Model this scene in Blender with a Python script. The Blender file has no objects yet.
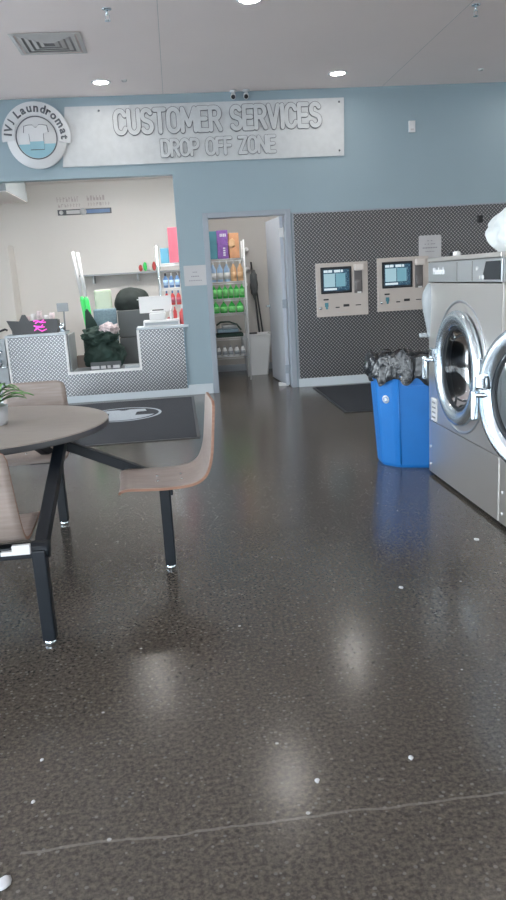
import bpy, bmesh, math, random
from mathutils import Vector, Matrix, noise
random.seed(7)
PI = math.pi
C = bpy.context.scene.collection
SC = bpy.context.scene

# ------------------------------------------------------------------ materials
def nmat(name):
    m = bpy.data.materials.new(name); m.use_nodes = True
    nt = m.node_tree; b = nt.nodes['Principled BSDF']
    return m, nt, b
def mat(name, col, rough=.5, metal=0., spec=.5, var=.06, scale=6., bump=0., bscale=60., emit=None, es=0., coat=0., trans=0., alpha=1.):
    m, nt, b = nmat(name)
    L = nt.links
    tc = nt.nodes.new('ShaderNodeTexCoord')
    nz = nt.nodes.new('ShaderNodeTexNoise'); nz.inputs['Scale'].default_value = scale; nz.inputs['Detail'].default_value = 3
    L.new(tc.outputs['Object'], nz.inputs['Vector'])
    rp = nt.nodes.new('ShaderNodeValToRGB')
    rp.color_ramp.elements[0].position = .3; rp.color_ramp.elements[1].position = .7
    rp.color_ramp.elements[0].color = tuple(c*(1-var) for c in col)+(1,)
    rp.color_ramp.elements[1].color = tuple(min(1, c*(1+var)) for c in col)+(1,)
    L.new(nz.outputs['Fac'], rp.inputs['Fac']); L.new(rp.outputs['Color'], b.inputs['Base Color'])
    b.inputs['Roughness'].default_value = rough; b.inputs['Metallic'].default_value = metal
    b.inputs['Specular IOR Level'].default_value = spec; b.inputs['Coat Weight'].default_value = coat
    b.inputs['Transmission Weight'].default_value = trans; b.inputs['Alpha'].default_value = alpha
    if emit: b.inputs['Emission Color'].default_value = emit+(1,); b.inputs['Emission Strength'].default_value = es
    if bump:
        n2 = nt.nodes.new('ShaderNodeTexNoise'); n2.inputs['Scale'].default_value = bscale; n2.inputs['Detail'].default_value = 4
        L.new(tc.outputs['Object'], n2.inputs['Vector'])
        bp = nt.nodes.new('ShaderNodeBump'); bp.inputs['Strength'].default_value = bump; bp.inputs['Distance'].default_value = .01
        L.new(n2.outputs['Fac'], bp.inputs['Height']); L.new(bp.outputs['Normal'], b.inputs['Normal'])
    return m
class N:   # tiny node-math helper
    def __init__(s, nt): s.nt = nt
    def m(s, op, a, b=None, c=None):
        n = s.nt.nodes.new('ShaderNodeMath'); n.operation = op
        for i, v in enumerate((a, b, c)):
            if v is None: continue
            if isinstance(v, (int, float)): n.inputs[i].default_value = v
            else: s.nt.links.new(v, n.inputs[i])
        return n.outputs[0]
def diamond_plate():
    m, nt, b = nmat('diamond_plate'); L = nt.links; q = N(nt)
    g = nt.nodes.new('ShaderNodeNewGeometry'); sp = nt.nodes.new('ShaderNodeSeparateXYZ')
    L.new(g.outputs['Position'], sp.inputs[0])
    P = .046
    def bars(offx, sign):
        u = q.m('DIVIDE', sp.outputs['X'], P); v = q.m('DIVIDE', sp.outputs['Z'], P)
        if offx: u = q.m('ADD', u, .5); v = q.m('ADD', v, .5)
        u = q.m('SUBTRACT', q.m('FRACT', u), .5); v = q.m('SUBTRACT', q.m('FRACT', v), .5)
        a = q.m('MULTIPLY', q.m('ADD', u, q.m('MULTIPLY', v, sign)), .7071)
        c = q.m('MULTIPLY', q.m('SUBTRACT', v, q.m('MULTIPLY', u, sign)), .7071)
        e = q.m('ADD', q.m('POWER', q.m('DIVIDE', q.m('ABSOLUTE', a), .36), 2), q.m('POWER', q.m('DIVIDE', q.m('ABSOLUTE', c), .12), 2))
        return q.m('MAXIMUM', q.m('SUBTRACT', 1, e), 0)
    h = q.m('MAXIMUM', bars(0, 1.), bars(1, -1.))
    hs = q.m('MINIMUM', q.m('MULTIPLY', h, 2.5), 1)
    bp = nt.nodes.new('ShaderNodeBump'); bp.inputs['Strength'].default_value = 1.; bp.inputs['Distance'].default_value = .005
    L.new(hs, bp.inputs['Height']); L.new(bp.outputs['Normal'], b.inputs['Normal'])
    mx = nt.nodes.new('ShaderNodeMix'); mx.data_type = 'RGBA'
    mx.inputs['A'].default_value = (.15, .155, .165, 1); mx.inputs['B'].default_value = (.60, .605, .62, 1)
    L.new(hs, mx.inputs['Factor']); L.new(mx.outputs['Result'], b.inputs['Base Color'])
    b.inputs['Metallic'].default_value = .9; b.inputs['Roughness'].default_value = .33
    return m
def steel(name, col, rough, stretch=(1, 1, 60)):
    m, nt, b = nmat(name); L = nt.links
    tc = nt.nodes.new('ShaderNodeTexCoord'); mp = nt.nodes.new('ShaderNodeMapping'); mp.inputs['Scale'].default_value = stretch
    nz = nt.nodes.new('ShaderNodeTexNoise'); nz.inputs['Scale'].default_value = 6; nz.inputs['Detail'].default_value = 5
    L.new(tc.outputs['Object'], mp.inputs[0]); L.new(mp.outputs[0], nz.inputs['Vector'])
    mr = nt.nodes.new('ShaderNodeMapRange'); mr.inputs['To Min'].default_value = rough*.92; mr.inputs['To Max'].default_value = rough*1.1
    L.new(nz.outputs['Fac'], mr.inputs['Value']); L.new(mr.outputs[0], b.inputs['Roughness'])
    b.inputs['Base Color'].default_value = col+(1,); b.inputs['Metallic'].default_value = 1.
    return m
def concrete():
    m, nt, b = nmat('polished_concrete'); L = nt.links; q = N(nt)
    g = nt.nodes.new('ShaderNodeNewGeometry')
    def noi(s, d=4, r=.6):
        n = nt.nodes.new('ShaderNodeTexNoise'); n.inputs['Scale'].default_value = s; n.inputs['Detail'].default_value = d
        n.inputs['Roughness'].default_value = r; L.new(g.outputs['Position'], n.inputs['Vector']); return n.outputs['Fac']
    def ramp(f, stops):
        r = nt.nodes.new('ShaderNodeValToRGB'); e = r.color_ramp.elements
        e[0].position, e[0].color = stops[0][0], stops[0][1]+(1,); e[1].position, e[1].color = stops[-1][0], stops[-1][1]+(1,)
        for p, c in stops[1:-1]:
            k = e.new(p); k.color = c+(1,)
        L.new(f, r.inputs['Fac']); return r.outputs['Color']
    def mix(f, a, bb, mode='MIX'):
        n = nt.nodes.new('ShaderNodeMix'); n.data_type = 'RGBA'; n.blend_type = mode
        for s, v in (('Factor', f), ('A', a), ('B', bb)):
            if isinstance(v, (int, float)): n.inputs[s].default_value = v
            elif isinstance(v, tuple): n.inputs[s].default_value = v+(1,)
            else: L.new(v, n.inputs[s])
        return n.outputs['Result']
    base = ramp(noi(.8, 3, .5), [(.3, (.064, .054, .045)), (.55, (.076, .064, .053)), (.75, (.088, .074, .061))])
    fine = ramp(noi(70, 3, .7), [(.34, (.45, .45, .45)), (.5, (1., 1., 1.)), (.68, (1.75, 1.72, 1.66))])
    base = mix(.9, base, fine, 'MULTIPLY')
    v = nt.nodes.new('ShaderNodeTexVoronoi'); v.inputs['Scale'].default_value = 62; L.new(g.outputs['Position'], v.inputs['Vector'])
    sv = nt.nodes.new('ShaderNodeSeparateXYZ'); L.new(v.outputs['Color'], sv.inputs[0])
    near = q.m('LESS_THAN', v.outputs['Distance'], .33)
    dark = q.m('MULTIPLY', near, q.m('LESS_THAN', sv.outputs['X'], .2))
    lite = q.m('MULTIPLY', near, q.m('GREATER_THAN', sv.outputs['Y'], .86))
    base = mix(q.m('MULTIPLY', dark, .55), base, (.022, .021, .020))
    base = mix(q.m('MULTIPLY', lite, .35), base, (.26, .25, .235))
    v2 = nt.nodes.new('ShaderNodeTexVoronoi'); v2.inputs['Scale'].default_value = 5.5; L.new(g.outputs['Position'], v2.inputs['Vector'])
    chip = q.m('LESS_THAN', v2.outputs['Distance'], .035)
    base = mix(q.m('MULTIPLY', chip, .8), base, (.42, .41, .40))
    # hair-thin sealed joint across the slab
    sp = nt.nodes.new('ShaderNodeSeparateXYZ'); L.new(g.outputs['Position'], sp.inputs[0])
    yy = q.m('ADD', sp.outputs['Y'], q.m('MULTIPLY', q.m('SUBTRACT', noi(4, 4), .5), .05))
    jt = q.m('LESS_THAN', q.m('ABSOLUTE', q.m('SUBTRACT', yy, 1.675)), .0045)
    jt = q.m('MULTIPLY', jt, q.m('GREATER_THAN', noi(3.1, 2), .42))
    base = mix(q.m('MULTIPLY', jt, .4), base, (.24, .22, .20))
    j2 = q.m('LESS_THAN', q.m('ABSOLUTE', q.m('SUBTRACT', sp.outputs['Y'], 10.02)), .008)
    base = mix(q.m('MULTIPLY', j2, .8), base, (.01, .01, .01))
    L.new(base, b.inputs['Base Color'])
    mr = nt.nodes.new('ShaderNodeMapRange'); mr.inputs['To Min'].default_value = .16; mr.inputs['To Max'].default_value = .22
    L.new(noi(1.5, 3, .5), mr.inputs['Value']); L.new(mr.outputs[0], b.inputs['Roughness'])
    b.inputs['Specular IOR Level'].default_value = .6
    bp = nt.nodes.new('ShaderNodeBump'); bp.inputs['Strength'].default_value = .07; bp.inputs['Distance'].default_value = .004
    L.new(noi(45, 3), bp.inputs['Height']); L.new(bp.outputs['Normal'], b.inputs['Normal'])
    return m
def thin_glass(name, tint=(.95, .97, .97), fr=.12):
    m = bpy.data.materials.new(name); m.use_nodes = True; nt = m.node_tree; nt.nodes.clear(); L = nt.links
    o = nt.nodes.new('ShaderNodeOutputMaterial'); t = nt.nodes.new('ShaderNodeBsdfTransparent'); t.inputs[0].default_value = tint+(1,)
    g = nt.nodes.new('ShaderNodeBsdfGlossy'); g.inputs['Roughness'].default_value = .03
    f = nt.nodes.new('ShaderNodeFresnel'); f.inputs['IOR'].default_value = 1.45
    mx = nt.nodes.new('ShaderNodeMixShader'); L.new(f.outputs[0], mx.inputs[0]); L.new(t.outputs[0], mx.inputs[1]); L.new(g.outputs[0], mx.inputs[2])
    L.new(mx.outputs[0], o.inputs[0]); return m
def wood(name, a, b_, rough=.4):
    m, nt, b = nmat(name); L = nt.links
    tc = nt.nodes.new('ShaderNodeTexCoord'); mp = nt.nodes.new('ShaderNodeMapping'); mp.inputs['Scale'].default_value = (3, 40, 40)
    nz = nt.nodes.new('ShaderNodeTexNoise'); nz.inputs['Scale'].default_value = 2; nz.inputs['Detail'].default_value = 6
    L.new(tc.outputs['Object'], mp.inputs[0]); L.new(mp.outputs[0], nz.inputs['Vector'])
    rp = nt.nodes.new('ShaderNodeValToRGB'); rp.color_ramp.elements[0].color = a+(1,); rp.color_ramp.elements[1].color = b_+(1,)
    rp.color_ramp.elements[0].position = .3; rp.color_ramp.elements[1].position = .7
    L.new(nz.outputs['Fac'], rp.inputs['Fac']); L.new(rp.outputs['Color'], b.inputs['Base Color']); b.inputs['Roughness'].default_value = rough
    return m
def screen_mat():
    # kiosk screen: glowing page of pale and blue blocks
    m, nt, b = nmat('kiosk_screen_glow'); L = nt.links
    tc = nt.nodes.new('ShaderNodeTexCoord'); mp = nt.nodes.new('ShaderNodeMapping'); mp.inputs['Scale'].default_value = (22, 1, 30)
    v = nt.nodes.new('ShaderNodeTexNoise'); v.inputs['Scale'].default_value = 2.; v.inputs['Detail'].default_value = 1
    L.new(tc.outputs['Object'], mp.inputs[0]); L.new(mp.outputs[0], v.inputs['Vector'])
    r = nt.nodes.new('ShaderNodeValToRGB'); r.color_ramp.interpolation = 'CONSTANT'
    e = r.color_ramp.elements; e[0].color = (.02, .07, .14, 1); e[1].position = .42; e[1].color = (.04, .13, .22, 1)
    k = e.new(.60); k.color = (.25, .45, .55, 1)
    L.new(v.outputs['Fac'], r.inputs['Fac']); L.new(r.outputs['Color'], b.inputs['Emission Color'])
    b.inputs['Emission Strength'].default_value = .2; b.inputs['Base Color'].default_value = (.02, .03, .04, 1); b.inputs['Roughness'].default_value = .25
    return m
M = {}
M['ceil'] = mat('ceiling_paint', (.92, .82, .79), .85, var=.015, scale=.8)
M['blue'] = mat('wall_blue_paint', (.31, .405, .455), .65, var=.02, scale=1.2, bump=.05)
M['white'] = mat('wall_white_paint', (.80, .78, .755), .7, var=.015, scale=1.2)
M['util'] = mat('utility_wall_paint', (.52, .50, .48), .7, var=.03, scale=1.2)
M['trim'] = mat('trim_paint', (.58, .64, .68), .45, var=.02)
M['frame'] = mat('door_frame_paint', (.33, .37, .42), .4, var=.02)
M['leaf'] = mat('door_leaf_paint', (.50, .54, .60), .4, var=.02)
M['plate'] = diamond_plate()
M['floor'] = concrete()
M['alu'] = mat('aluminium_trim', (.75, .78, .80), .3, metal=.6, var=.02)
M['steel'] = steel('brushed_stainless', (.80, .77, .745), .36, (1, 1, 25))
M['steelh'] = steel('brushed_stainless_panel', (.64, .67, .70), .36, (1, 1, 25))
M['chrome'] = mat('chrome', (.72, .80, .86), .10, metal=1., var=.02)
M['chromed'] = mat('door_ring_chrome', (.70, .79, .86), .27, metal=1., var=.03)
M['drum'] = steel('drum_steel', (.30, .34, .38), .22, (40, 1, 1))
M['dark'] = mat('dark_rubber', (.018, .022, .028), .45, var=.1)
M['black'] = mat('black_powdercoat', (.007, .010, .015), .45, spec=.3, var=.1, bump=.04, bscale=300)
M['blackp'] = mat('black_plastic', (.02, .022, .026), .35)
M['glass'] = thin_glass('clear_glass')
M['wglass'] = thin_glass('washer_glass', (.55, .62, .68))
M['wood'] = wood('driftwood_laminate', (.27, .215, .19), (.36, .295, .265), .38)
M['top'] = wood('tabletop_laminate', (.27, .235, .21), (.335, .295, .265), .33)
M['ply'] = wood('plywood_edge', (.24, .12, .08), (.34, .18, .12), .5)
M['edge'] = mat('table_edge_band', (.085, .088, .095), .4)
M['sign'] = mat('sign_panel', (.60, .62, .63), .6, var=.04, scale=14)
M['signw'] = mat('sign_white', (.68, .69, .70), .5, var=.02)
M['signl'] = mat('sign_letter_face', (.60, .62, .63), .55, var=.05, scale=14)
M['signd'] = mat('sign_outline_grey', (.12, .13, .145), .5)
M['signb'] = mat('sign_water_blue', (.28, .50, .58), .5, var=.05)
M['rbin'] = mat('blue_bin_plastic', (.010, .15, .47), .38, var=.05, spec=.4)
M['bag'] = mat('black_liner', (.022, .025, .03), .18, var=.2, bump=1., bscale=30, spec=.8)
M['wbag'] = mat('white_poly_bag', (.62, .66, .67), .35, var=.05, bump=.5, bscale=14)
M['kiosk'] = mat('kiosk_beige', (.58, .525, .485), .4, var=.015)
M['kioskl'] = mat('kiosk_light', (.70, .64, .60), .35, var=.01)
M['kgrey'] = mat('kiosk_reader_grey', (.16, .15, .15), .3)
M['screen'] = screen_mat()
M['paper'] = mat('paper', (.56, .56, .57), .8, var=.01)
M['ink'] = mat('faded_ink', (.30, .30, .33), .8)
M['mat'] = mat('mat_charcoal', (.022, .026, .034), .9, var=.12, scale=30, bump=.5, bscale=250)
M['matl'] = mat('mat_print_grey', (.36, .40, .44), .9, var=.1, scale=60)
M['leafg'] = mat('plant_leaf', (.17, .36, .12), .4, var=.35, scale=18)
M['pot'] = mat('pot_white', (.62, .63, .66), .35)
M['pink'] = mat('pink_card', (.52, .12, .17), .4)
M['light'] = mat('downlight_lens', (.9, .9, .9), .5, emit=(1., .96, .91), es=34.)
M['lightring'] = mat('downlight_trim', (.8, .8, .8), .5)
M['vent'] = mat('vent_metal', (.55, .53, .52), .45)
M['vdark'] = mat('vent_dark', (.30, .29, .285), .8)
M['neon'] = mat('neon_pink', (.9, .1, .6), .4, emit=(1., .08, .62), es=.35)
M['green'] = mat('bright_green_plastic', (.06, .72, .16), .3, var=.1)
M['jug'] = mat('green_bottle', (.04, .52, .08), .3, var=.2, scale=30)
M['lime'] = mat('green_label', (.25, .75, .25), .4, var=.2, scale=50)
M['fgreen'] = mat('laundry_bag_green', (.022, .050, .040), .75, var=.25, bump=.4, bscale=30)
M['fcloth'] = mat('duffel_cloth', (.022, .030, .028), .85, var=.2, bump=.5, bscale=20)
M['bright'] = mat('bright_white_print', (.92, .93, .95), .5, var=.01)
M['bulk'] = mat('bulkhead_grey_paint', (.27, .30, .31), .7, var=.02)
M['slate'] = mat('slate_panel', (.11, .12, .125), .6)
M['brown'] = mat('cardboard_brown', (.30, .24, .21), .8)
M['cloth'] = mat('cloth_crumpled', (.62, .52, .53), .8, var=.35, scale=25, bump=.5)
M['paleblue'] = mat('denim_pale', (.22, .31, .37), .8, var=.15, scale=40)
M['palegreen'] = mat('pale_green_plastic', (.52, .60, .47), .4, var=.1)
M['whitep'] = mat('white_plastic', (.76, .76, .76), .4, var=.02)
M['greyp'] = mat('grey_plastic', (.33, .36, .38), .4)
M['teal'] = mat('teal_card', (.09, .27, .33), .6, var=.1)
M['purple'] = mat('purple_card', (.27, .12, .42), .6, var=.2, scale=22)
M['orange'] = mat('orange_card', (.72, .36, .19), .6, var=.12, scale=15)
M['lblue'] = mat('light_blue_bottle', (.42, .60, .82), .3, var=.08)
M['lorange'] = mat('peach_bottle', (.85, .52, .28), .3, var=.1)
M['dblue'] = mat('blue_bottle', (.12, .22, .42), .3, var=.1)
M['red'] = mat('red_bottle', (.62, .08, .08), .3, var=.15)
M['cblue'] = mat('blue_box', (.12, .36, .50), .6)
M['rubberg'] = mat('grey_casing', (.30, .325, .345), .35, var=.03)
M['outside'] = mat('pale_pavement', (.55, .53, .50), .9)
M['wframe'] = mat('window_frame_metal', (.35, .36, .37), .35, metal=.7)

# ------------------------------------------------------------------ mesh builder
class MB:
    def __init__(s): s.bm = bmesh.new(); s.mi = 0
    def _faces(s, n0):
        s.bm.faces.ensure_lookup_table()
        for f in s.bm.faces[n0:]: f.material_index = s.mi
    def m(s, i): s.mi = i; return s
    def box(s, x0, x1, y0, y1, z0, z1, bev=0., seg=2, mt=None):
        b = bmesh.new(); bmesh.ops.create_cube(b, size=1.)
        for v in b.verts:
            v.co = Vector(((x0+x1)/2+v.co.x*(x1-x0), (y0+y1)/2+v.co.y*(y1-y0), (z0+z1)/2+v.co.z*(z1-z0)))
        if bev: bmesh.ops.bevel(b, geom=list(b.edges), offset=bev, segments=seg, affect='EDGES', profile=.6)
        if mt is not None: b.transform(mt)
        return s.add(b)
    def add(s, b):
        me = bpy.data.meshes.new('t'); 
        for f in b.faces: f.material_index = s.mi
        b.to_mesh(me); b.free(); s.bm.from_mesh(me); bpy.data.meshes.remove(me); return s
    def tube(s, pts, r, n=10, cap=True, smooth=True):
        pts = [Vector(p) for p in pts]; rr = r if isinstance(r, (list, tuple)) else [r]*len(pts)
        b = bmesh.new(); rings = []; up = None
        for i, p in enumerate(pts):
            t = (pts[min(i+1, len(pts)-1)]-pts[max(i-1, 0)]).normalized()
            if up is None:
                up = Vector((0, 0, 1)) if abs(t.z) < .9 else Vector((1, 0, 0))
            a = t.cross(up).normalized(); c = a.cross(t).normalized(); up = c
            rings.append([b.verts.new(p+(a*math.cos(2*PI*k/n)+c*math.sin(2*PI*k/n))*rr[i]) for k in range(n)])
        for i in range(len(rings)-1):
            for k in range(n):
                f = b.faces.new((rings[i][k], rings[i][(k+1) % n], rings[i+1][(k+1) % n], rings[i+1][k])); f.smooth = smooth
        if cap: b.faces.new(rings[0][::-1]); b.faces.new(rings[-1])
        bmesh.ops.recalc_face_normals(b, faces=b.faces[:])
        return s.add(b)
    def bar(s, p, q, w, h, bev=.003):     # rectangular bar from p to q, w sideways, h in the vertical plane
        p = Vector(p); q = Vector(q); d = q-p; l = d.length; x = d.normalized()
        side = Vector((0, 0, 1)).cross(x)
        if side.length < .05: side = Vector((0, 1, 0))
        side.normalize(); u = x.cross(side)
        mt = Matrix((x, side, u)).transposed().to_4x4(); mt.translation = (p+q)/2
        return s.box(-l/2, l/2, -w/2, w/2, -h/2, h/2, bev, 2, mt)
    def lathe(s, prof, c, axis='z', n=48, smooth=True, close=False):
        c = Vector(c); b = bmesh.new(); rings = []
        for r, a in prof:
            ring = []
            for k in range(n):
                t = 2*PI*k/n; u, v = r*math.cos(t), r*math.sin(t)
                if axis == 'z': co = Vector((u, v, a))
                elif axis == 'x': co = Vector((a, u, v))
                else: co = Vector((u, a, v))
                ring.append(b.verts.new(c+co))
            rings.append(ring)
        rng = range(len(rings)) if close else range(len(rings)-1)
        for i in rng:
            j = (i+1) % len(rings)
            for k in range(n):
                f = b.faces.new((rings[i][k], rings[i][(k+1) % n], rings[j][(k+1) % n], rings[j][k])); f.smooth = smooth
        if not close:
            if prof[0][0] > 1e-4: b.faces.new(rings[0][::-1])
            if prof[-1][0] > 1e-4: b.faces.new(rings[-1])
        bmesh.ops.remove_doubles(b, verts=b.verts[:], dist=1e-5)
        bmesh.ops.recalc_face_normals(b, faces=b.faces[:])
        return s.add(b)
    def olathe(s, prof, c, axis='z', n=48):   # open lathe, no caps
        c = Vector(c); b = bmesh.new(); rings = []
        for r, a in prof:
            ring = []
            for k in range(n):
                t = 2*PI*k/n; u, v = r*math.cos(t), r*math.sin(t)
                co = Vector((u, v, a)) if axis == 'z' else (Vector((a, u, v)) if axis == 'x' else Vector((u, a, v)))
                ring.append(b.verts.new(c+co))
            rings.append(ring)
        for i in range(len(rings)-1):
            for k in range(n):
                f = b.faces.new((rings[i][k], rings[i][(k+1) % n], rings[i+1][(k+1) % n], rings[i+1][k])); f.smooth = True
        bmesh.ops.remove_doubles(b, verts=b.verts[:], dist=1e-5)
        return s.add(b)
    def prism(s, poly, mt, depth, bev=0.):      # poly in local xy, extruded 0..depth along local z, then mt
        b = bmesh.new(); lo = [b.verts.new((x, y, 0)) for x, y in poly]; hi = [b.verts.new((x, y, depth)) for x, y in poly]
        n = len(poly); b.faces.new(lo[::-1]); b.faces.new(hi)
        for i in range(n): b.faces.new((lo[i], lo[(i+1) % n], hi[(i+1) % n], hi[i]))
        bmesh.ops.recalc_face_normals(b, faces=b.faces[:])
        if bev: bmesh.ops.bevel(b, geom=list(b.edges), offset=bev, segments=2, affect='EDGES')
        b.transform(mt); return s.add(b)
    def text(s, body, mt, w=None, h=None, extrude=.002, offset=0., center=True, space=1.):
        cu = bpy.data.curves.new('t', 'FONT'); cu.body = body; cu.size = 1.; cu.extrude = 0; cu.resolution_u = 3
        cu.space_character = space; cu.offset = offset
        ob = bpy.data.objects.new('t', cu); C.objects.link(ob)
        dg = bpy.context.evaluated_depsgraph_get(); me = bpy.data.meshes.new_from_object(ob.evaluated_get(dg))
        bpy.data.objects.remove(ob); bpy.data.curves.remove(cu)
        b = bmesh.new(); b.from_mesh(me); bpy.data.meshes.remove(me)
        if extrude:
            r = bmesh.ops.extrude_face_region(b, geom=b.faces[:])
            for g in r['geom']:
                if isinstance(g, bmesh.types.BMVert): g.co.z += 1.
        xs = [v.co.x for v in b.verts]; ys = [v.co.y for v in b.verts]
        sx = w/(max(xs)-min(xs)) if w else None; sy = h/(max(ys)-min(ys)) if h else None
        sx = sx or sy; sy = sy or sx
        cx = (max(xs)+min(xs))/2 if center else min(xs); cy = (max(ys)+min(ys))/2
        for v in b.verts: v.co = Vector(((v.co.x-cx)*sx, (v.co.y-cy)*sy, v.co.z*extrude))
        b.transform(mt); return s.add(b)
    def blob(s, c, size, amp=.15, freq=3., sub=4, seed=0., floor=None):
        b = bmesh.new(); bmesh.ops.create_icosphere(b, subdivisions=sub, radius=1.)
        for v in b.verts:
            d = v.co.normalized(); k = 1+amp*noise.noise(d*freq+Vector((seed, seed*2, 0)))+amp*.5*noise.noise(d*freq*2.3+Vector((0, seed, 5)))
            v.co = Vector((d.x*k*size[0], d.y*k*size[1], d.z*k*size[2]))+Vector(c)
            if floor is not None and v.co.z < floor: v.co.z = floor+.002*noise.noise(v.co*20)
        for f in b.faces: f.smooth = True
        return s.add(b)
    def build(s, name, mats, parent=None, origin=None, smooth=None):
        if not isinstance(mats, (list, tuple)): mats = [mats]
        me = bpy.data.meshes.new(name)
        vs = [v.co for v in s.bm.verts]
        if parent is not None:
            po = parent.get('_o', (0, 0, 0)); po = Vector(po)
            o3 = Vector(origin) if origin else po
            loc = o3-po
        else:
            if origin: o3 = Vector(origin)
            else:
                o3 = Vector(((min(v.x for v in vs)+max(v.x for v in vs))/2, (min(v.y for v in vs)+max(v.y for v in vs))/2, min(v.z for v in vs)))
            loc = o3
        for v in s.bm.verts: v.co -= o3
        s.bm.to_mesh(me); s.bm.free()
        for m_ in mats: me.materials.append(m_)
        ob = bpy.data.objects.new(name, me); C.objects.link(ob); ob.location = loc; ob['_o'] = tuple(o3)
        if parent is not None: ob.parent = parent
        if smooth:
            for p in me.polygons: p.use_smooth = True
        return ob
def tag(o, label=None, cat=None, group=None, kind=None):
    if label: o['label'] = label
    if cat: o['category'] = cat
    if group: o['group'] = group
    if kind: o['kind'] = kind
    return o
def thing(name, label, cat, loc, group=None):
    o = bpy.data.objects.new(name, None); C.objects.link(o); o.location = loc; o.empty_display_size = .1; o['_o'] = tuple(loc)
    return tag(o, label, cat, group)
def struct(o, label=None):
    o['kind'] = 'structure'
    if label: o['label'] = label
    return o
def dup(o, parent=None, loc=None):
    c = o.copy(); C.objects.link(c)
    for k in ('label', 'category', 'group'):
        if parent is not None and k in c and k != 'label': del c[k]
    if parent is not None: c.parent = parent
    for ch in [x for x in SC.objects if x.parent == o]: dup(ch, c)
    if loc is not None: c.location = loc
    return c
def FY(x, y, z, rot=0.):      # plane facing -Y
    mt = Matrix(((1, 0, 0), (0, 0, -1), (0, 1, 0))).to_4x4()
    mt = mt @ Matrix.Rotation(rot, 4, 'Z'); mt.translation = (x, y, z); return mt
def FX(x, y, z, rot=0.):      # plane facing -X
    mt = Matrix(((0, 0, -1), (-1, 0, 0), (0, 1, 0))).to_4x4()
    mt = mt @ Matrix.Rotation(rot, 4, 'Z'); mt.translation = (x, y, z); return mt
def FZ(x, y, z, rot=0.):
    mt = Matrix.Rotation(rot, 4, 'Z'); mt.translation = (x, y, z); return mt
ORD = ['leftmost', 'second from the left', 'third from the left', 'fourth from the left', 'fifth from the left', 'sixth from the left', 'seventh from the left']

# ------------------------------------------------------------------ dimensions
D = 9.29; H = 3.516; W = 1.666
XL, XR, YF = -5.6, 6.4, -3.2          # left wall, right wall, storefront behind the viewer
YB = 12.45
# ------------------------------------------------------------------ the setting
struct(MB().box(XL-.2, XR+.2, YF-.2, YB+.2, -.12, 0).build('floor', M['floor'], origin=(0, 0, 0)))
struct(MB().box(XL-.2, XR+.2, YF-.2, D+.15, H, H+.15).build('ceiling', M['ceil'], origin=(0, 0, H)))
struct(MB().box(-3.7, 1.9, D+.15, YB+.2, 3.0, 3.12).build('ceiling_back_rooms', M['white'], origin=(0, 10, 3)))
for i, x in enumerate((.03, 2.62)):
    struct(MB().box(x-.0025, x+.0025, 3.6, D, H-.001, H+.001).build('trim_%d' % (i+1), M['vent']))
wb = MB()
OX0, OX1, OZ = -3.3, .068, 2.64       # service opening
DX0, DX1, DZ = .44, 1.40, 2.13       # door opening
wb.box(XL, OX0, D, D+.14, 0, H).box(OX0, OX1, D, D+.14, OZ, H).box(OX1, DX0, D, D+.14, 0, H)
wb.box(DX0, DX1, D, D+.14, DZ, H).box(DX1, XR, D, D+.14, 0, H)
struct(wb.build('wall_back', M['blue'], origin=(0, D, 0)))
struct(MB().box(-3.7, 1.9, YB, YB+.12, 0, 3.0).build('wall_service_room_back', M['white'], origin=(-1, YB, 0)))
struct(MB().box(-3.7, -3.56, D+.14, YB, 0, 3.0).build('wall_service_room_left', M['white'], origin=(-3.6, 11, 0)))
struct(MB().box(.34, .44, D+.14, YB, 0, 3.0).build('wall_divider', M['white'], origin=(.39, 11, 0)))
struct(MB().box(.44, 1.75, 11.4, 11.5, 0, 3.0).build('wall_utility_back', M['util'], origin=(1.1, 11.4, 0)))
struct(MB().box(1.62, 1.75, D+.14, 11.4, 0, 3.0).build('wall_utility_right', M['util'], origin=(1.7, 10, 0)))
struct(MB().box(-3.5, -1.90, 9.44, 10.75, 2.56, 3.0).build('wall_bulkhead', M['bulk'], origin=(-2.3, 10, 2.47)))
struct(MB().box(-3.5, -1.905, 9.45, 10.745, 2.552, 2.56).build('ceiling_bulkhead_soffit', M['white']))
struct(MB().box(-3.56, -2.50, 12.0, YB, 0, 2.08).build('wall_service_room_jog', M['white'], origin=(-3, 12, 0)))
struct(MB().box(XR, XR+.15, YF, YB, 0, H).build('wall_right', M['white'], origin=(XR, 3, 0)))
# left wall: solid near the counter, big storefront windows further forward
lw = MB().box(XL-.15, XL, YF, YB, 0, .35).box(XL-.15, XL, YF, YB, 2.95, H)
LW = [(YF+.35, -.2), (.1, 3.0), (3.3, 6.1), (6.4, 9.05)]
ys = [YF]+[v for a in LW for v in a]+[YB]
for a, b in zip(ys[0::2], ys[1::2]): lw.box(XL-.15, XL, a, b, .35, 2.95)
struct(lw.build('wall_left', M['white'], origin=(XL, 3, 0)))
fw = MB().box(XL, XR, YF-.15, YF, 0, .25).box(XL, XR, YF-.15, YF, 3.05, H)
FW = [(-5.2, -2.6), (-2.3, .3)]
xs = [XL]+[v for a in FW for v in a]+[XR]
for a, b in zip(xs[0::2], xs[1::2]): fw.box(a, b, YF-.15, YF, .25, 3.05)
struct(fw.build('wall_front', M['white'], origin=(0, YF, 0)))
wi = 0
for a, b in LW:
    wi += 1; r = MB()
    for y in (a, (a+b)/2, b): r.box(XL-.10, XL-.04, y-.025, y+.025, .35, 2.95)
    for z in (.38, 1.15, 2.92): r.box(XL-.10, XL-.04, a, b, z-.025, z+.025)
    fr = struct(r.build('window_%d' % wi, M['wframe']))
    MB().box(XL-.075, XL-.069, a+.02, b-.02, .38, 2.92).build('window_pane', M['glass'], fr)
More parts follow.
